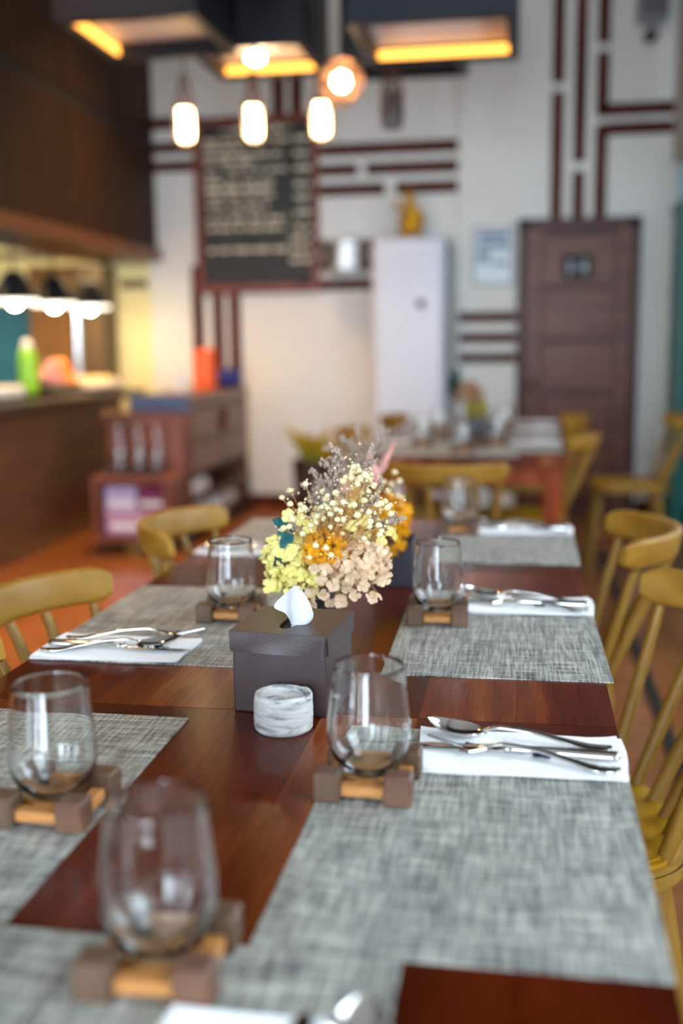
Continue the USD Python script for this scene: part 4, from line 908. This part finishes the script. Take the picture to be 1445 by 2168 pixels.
def head(parent, name, centre, rad, n, mat, seed, label, size=1.0, extra=(), view=(.0, -1, .25)):
    """A hydrangea head: stalks to a common point, florets over the ellipsoid, denser towards where they are seen."""
    g = np.random.default_rng(seed); c = np.asarray(centre, float); rad = np.asarray(rad, float); pts = []
    i = 0
    while len(pts) < n:
        z = 1-2*((i+.5)/(n*1.45)); i += 1
        if i > n*1.45: break
        a = i*2.39996; r = math.sqrt(max(0, 1-z*z)); d = np.array([r*math.cos(a), r*math.sin(a), z])
        if d@np.array([0, .94, -.34]) > .72: continue
        pts.append((c+d*rad*g.uniform(.86, 1.08), d))
    for p, d in extra: pts.append((np.asarray(p, float), np.asarray(d, float)))
    stalk = []
    for p, d in pts:
        stalk.append(tube([c-np.array([0, 0, rad[2]*.6]), c+(p-c)*.55, p], .0006, 4))
    h = part(parent, name, cat(stalk), 'stem_gold', label=label, smooth=True)
    for p, d in pts:
        nn = d+g.normal(size=3)*.28
        m = FLORETS[g.integers(6)].copy(); m.apply_scale(size*g.uniform(.85, 1.15))
        part(h, 'floret', face(m, p, nn, g.uniform(0, 6.28)), mat, smooth=True)
    return h
def sprig(parent, base, tip, seed, n=9, scale=1.0, mat='statice'):
    """Statice: a stem with short side branches crowded with tiny buds."""
    g = np.random.default_rng(seed); base, tip = np.asarray(base, float), np.asarray(tip, float); d = tip-base; L = np.linalg.norm(d)
    side = np.cross(d, g.normal(size=3)); side /= np.linalg.norm(side)
    pts = [base+d*t+side*.06*L*math.sin(t*PI) for t in np.linspace(0, 1, 9)]
    stems = [tube(pts, [.0009]*5+[.0007]*4, 5)]; buds = []
    for k in range(n):
        t = .5+.5*(k+1)/n; p = base+d*t+side*.06*L*math.sin(t*PI)
        b = d/L*.7+g.normal(size=3)*.75; b[1] *= .6; b /= np.linalg.norm(b); l = g.uniform(.010, .022)*scale*(1.25-.6*(t-.5)*2)
        q = p+b*l; stems.append(tube([p, (p+q)/2+g.normal(size=3)*.001, q], .0005, 4))
        for j in range(8):
            e = p+b*l*(.25+.75*j/7); s = trimesh.creation.icosphere(1, g.uniform(.0014, .0021)*scale); s.vertices = s.vertices*np.array([1, 1, 1.5])
            s.apply_translation(e+g.normal(size=3)*.0014*scale); buds.append(s)
    h = part(parent, 'sprig_stem', cat(stems), 'stem_dark', smooth=True); part(h, 'buds', cat(buds), mat, smooth=True)
def planter(parent, mat='navy_pot', w=.04, h=.085):
    part(parent, 'planter', cat([bb(-w, w, -w, -w+.003, 0, h, .001), bb(-w, w, w-.003, w, 0, h, .001), bb(-w, -w+.003, -w+.003, w-.003, 0, h, .001), bb(w-.003, w, -w+.003, w-.003, 0, h, .001), bb(-w+.003, w-.003, -w+.003, w-.003, 0, h-.02)]), mat)
FL = np.array([-.302, 1.475, TOP])
fa = thing('flower_arrangement', 'dried flower arrangement with cream, mustard and beige blooms behind the tissue box', 'flowers', FL)
planter(fa, w=.032)
def L(px, py, Y, o=FL): return at(px, py, Y=Y)-o
hy = 1.44
ye = [(L(x, y, hy-.01), (-.2, -1, .2)) for x, y in ((590, 1240), (612, 1258), (585, 1215), (660, 1225), (640, 1245), (668, 1250), (640, 1215), (572, 1240))]
head(fa, 'hydrangea_head', L(618, 1190, hy+.025), (.037, .034, .04), 70, 'pet_yellow', 11, 'pale yellow hydrangea head', extra=ye)
ye2 = [(L(x, y, hy), (.1, -1, .3)) for x, y in ((655, 1112), (610, 1092), (632, 1100), (745, 1112), (770, 1100))]
head(fa, 'hydrangea_head', L(690, 1168, hy+.02), (.033, .03, .028), 46, 'pet_orange', 12, 'mustard orange hydrangea head', size=.95)
be = [(L(x, y, hy-.015), (dx, -1, dz)) for x, y, dx, dz in ((660, 1255, -.3, -.1), (685, 1262, 0, .2), (705, 1240, .1, .1), (680, 1228, 0, .3), (665, 1205, -.3, .2), (735, 1245, 0, -.2), (750, 1262, .2, 0), (785, 1268, .4, -.1), (800, 1258, .4, .1), (770, 1240, .3, 0), (745, 1225, 0, .1), (700, 1275, 0, -.4), (720, 1270, .2, -.2), (815, 1225, .6, 0), (662, 1275, -.3, -.3), (690, 1205, -.1, .2))]
head(fa, 'hydrangea_head', L(757, 1195, hy+.025), (.04, .036, .036), 74, 'pet_beige', 13, 'beige hydrangea head', extra=be)
head(fa, 'hydrangea_head', L(795, 1128, hy+.045), (.022, .02, .018), 9, 'pet_yellow', 14, 'small pale yellow hydrangea head on the right', extra=ye2)
# baby's breath
g = np.random.default_rng(21); bl = []; st = []; root = L(700, 1185, hy+.02)
def blossom(seed):
    q = np.random.default_rng(seed); m = trimesh.creation.icosphere(2, 1.0); v = m.vertices; m.vertices = v*(1+.45*(meshkit.fbm(v*2.6+seed, 3, seed)[:, None]-.5)*2)*np.array([1, 1, .9]); return m
BL = [blossom(k) for k in range(5)]
spots = []
while len(spots) < 150:
    if len(spots) < 118:
        u, v = g.normal(), g.normal(); px, py = 712+u*68, 1084+v*27+abs(u)*7
        if not (595 < px < 830 and 1020 < py < 1150): continue
    else:
        px, py = 762+g.normal()*15, 1008+g.normal()*11
    spots.append((px, py, hy+g.uniform(-.03, .06)))
spots += [(668, 1155, hy-.03), (690, 1160, hy-.03), (700, 1175, hy-.03), (655, 1180, hy-.03), (640, 1130, hy-.02), (807, 1124, hy-.01), (770, 1140, hy-.02), (820, 1105, hy), (600, 1118, hy-.02), (612, 1115, hy-.02)]
pts = [L(*s) for s in spots]
for p in pts:
    mid = root+(p-root)*.55+g.normal(size=3)*.006; st.append(tube([root+g.normal(size=3)*.004, mid, p], .00045, 4))
gy = part(fa, 'gypsophila_stems', cat(st), 'stem_gold', smooth=True)
for p in pts:
    m = BL[g.integers(5)].copy(); m.apply_scale(g.uniform(.0032, .0048)); m.apply_translation(p); part(gy, 'gypsophila_blossom', m, 'cream', smooth=True)
part(gy, 'tiny_buds', cat([mv(trimesh.creation.icosphere(1, .0014), p+g.normal(size=3)*.009) for p in pts for _ in range(2)]), 'cream', kind='stuff', smooth=True)
sb = L(705, 1130, hy+.04)
for k, (x, y, dy) in enumerate(((706, 948, .04), (690, 985, .05), (668, 1000, .05), (722, 975, .05), (785, 962, .04), (760, 985, .05), (806, 1022, .03), (838, 1096, 0), (795, 1058, .02), (650, 1035, .05), (690, 1025, .05), (826, 1110, .0))):
    sprig(fa, sb+np.array([g.uniform(-.008, .008), 0, 0]), L(x, y, hy+dy), 60+k, 9 if k < 6 else 6)
el = leaf_mesh(.026, .0085, .2)
for k, (x, y, d, r) in enumerate(((612, 1118, (-1, -.2, .55), .9), (618, 1130, (-.5, -.4, -.6), 1.0), (625, 1122, (-1, -.3, -.15), 1.2), (610, 1175, (-.7, -.3, -.4), 1.0))):
    part(fa, 'eucalyptus_leaf', orient(el, L(x, y, hy+.005), d, r), 'euc', smooth=True, label='dark teal eucalyptus leaf')
# second arrangement behind it
F2 = np.array([-.232, 1.925, TOP])
fb = thing('flower_arrangement', 'blurred second flower arrangement with orange bloom and pink plumes in a navy planter', 'flowers', F2)
planter(fb, w=.036)
def L2(px, py, Y): return at(px, py, Y=Y)-F2
head(fb, 'hydrangea_head', L2(822, 1100, 1.91), (.036, .04, .04), 60, 'pet_orange', 31, 'orange hydrangea head', size=1.15, extra=[(L2(x, y, 1.88), (.3, -1, .1)) for x, y in ((845, 1155), (825, 1165), (850, 1120), (805, 1150), (840, 1135))])
head(fb, 'hydrangea_head', L2(760, 1090, 1.95), (.035, .035, .03), 26, 'pet_yellow', 32, 'pale yellow hydrangea head')
def plume(parent, a, b, r, seed, mat='pet_pink'):
    a, b = np.asarray(a, float), np.asarray(b, float); t = np.linspace(0, 1, 14)
    m = tube([a+(b-a)*k for k in t], [max(.0005, r*math.sin(PI*(.06+.9*k))**.8*(1.15-.6*k)) for k in t], 12); m = m.subdivide(); v = m.vertices; m.vertices = v+.0022*(meshkit.fbm(v*300, 2, seed)[:, None]-.5)*np.random.default_rng(seed).normal(size=v.shape)
    part(parent, 'bunny_tail_plume', m, mat, smooth=True)
plume(fb, L2(795, 1012, 1.93), L2(838, 932, 1.93), .0075, 1); plume(fb, L2(760, 1024, 1.92), L2(820, 985, 1.92), .013, 2); plume(fb, L2(800, 1030, 1.9), L2(778, 960, 1.92), .012, 3); plume(fb, L2(700, 1090, 1.92), L2(740, 1010, 1.92), .01, 4)
for k, (x, y) in enumerate(((730, 925), (760, 905), (790, 930), (700, 950), (745, 960), (770, 945), (800, 985), (815, 910))):
    sprig(fb, L2(775, 1080, 1.94), L2(x, y, 1.95+.01*(k % 3)), 90+k, 8, 1.25)
bs = []; g = np.random.default_rng(5); b2 = [(845, 1018), (842, 1050), (835, 1000), (850, 1055), (828, 1025), (853, 1080), (820, 1040), (812, 1020), (848, 1070), (825, 1060), (800, 1035), (790, 1050), (770, 1040)]
part(fb, 'berry_stems', cat([tube([L2(800, 1110, 1.92), L2((800+x)/2, (1110+y)/2, 1.91), L2(x, y, 1.9)], .0006, 4) for x, y in b2]), 'stem_gold', smooth=True)
for k, (x, y) in enumerate(b2):
    m = BL[k % 5].copy(); m.apply_scale(.0052); m.apply_translation(L2(x, y, 1.9)); part(fb, 'cream_blossom', m, 'cream', smooth=True)
# third arrangement on the far table
F3 = np.array([-.235, 5.45, TOP])
fc = thing('flower_arrangement', 'far flower arrangement with yellow bloom and dark eucalyptus on the back table', 'flowers', F3)
planter(fc, w=.045)
def L3(px, py, Y=5.4): return at(px, py, Y=Y)-F3
head(fc, 'hydrangea_head', L3(1008, 868), (.055, .05, .042), 40, 'leaf', 41, 'olive yellow hydrangea head', size=1.6)
head(fc, 'hydrangea_head', L3(992, 835), (.06, .05, .055), 36, 'pet_tan', 42, 'tan hydrangea head', size=1.6)
for k in range(6):
    part(fc, 'eucalyptus_leaf', orient(leaf_mesh(.07, .024), L3(965+(k % 2)*6, 850-k*9), (-.6+.4*(k % 2), -.3, .8), k), 'leaf_dark', smooth=True)
for k, (x, y) in enumerate(((985, 800), (1005, 805), (1022, 820))):
    plume(fc, L3(1000, 850), L3(x, y), .012, 70+k, 'pet_tan')
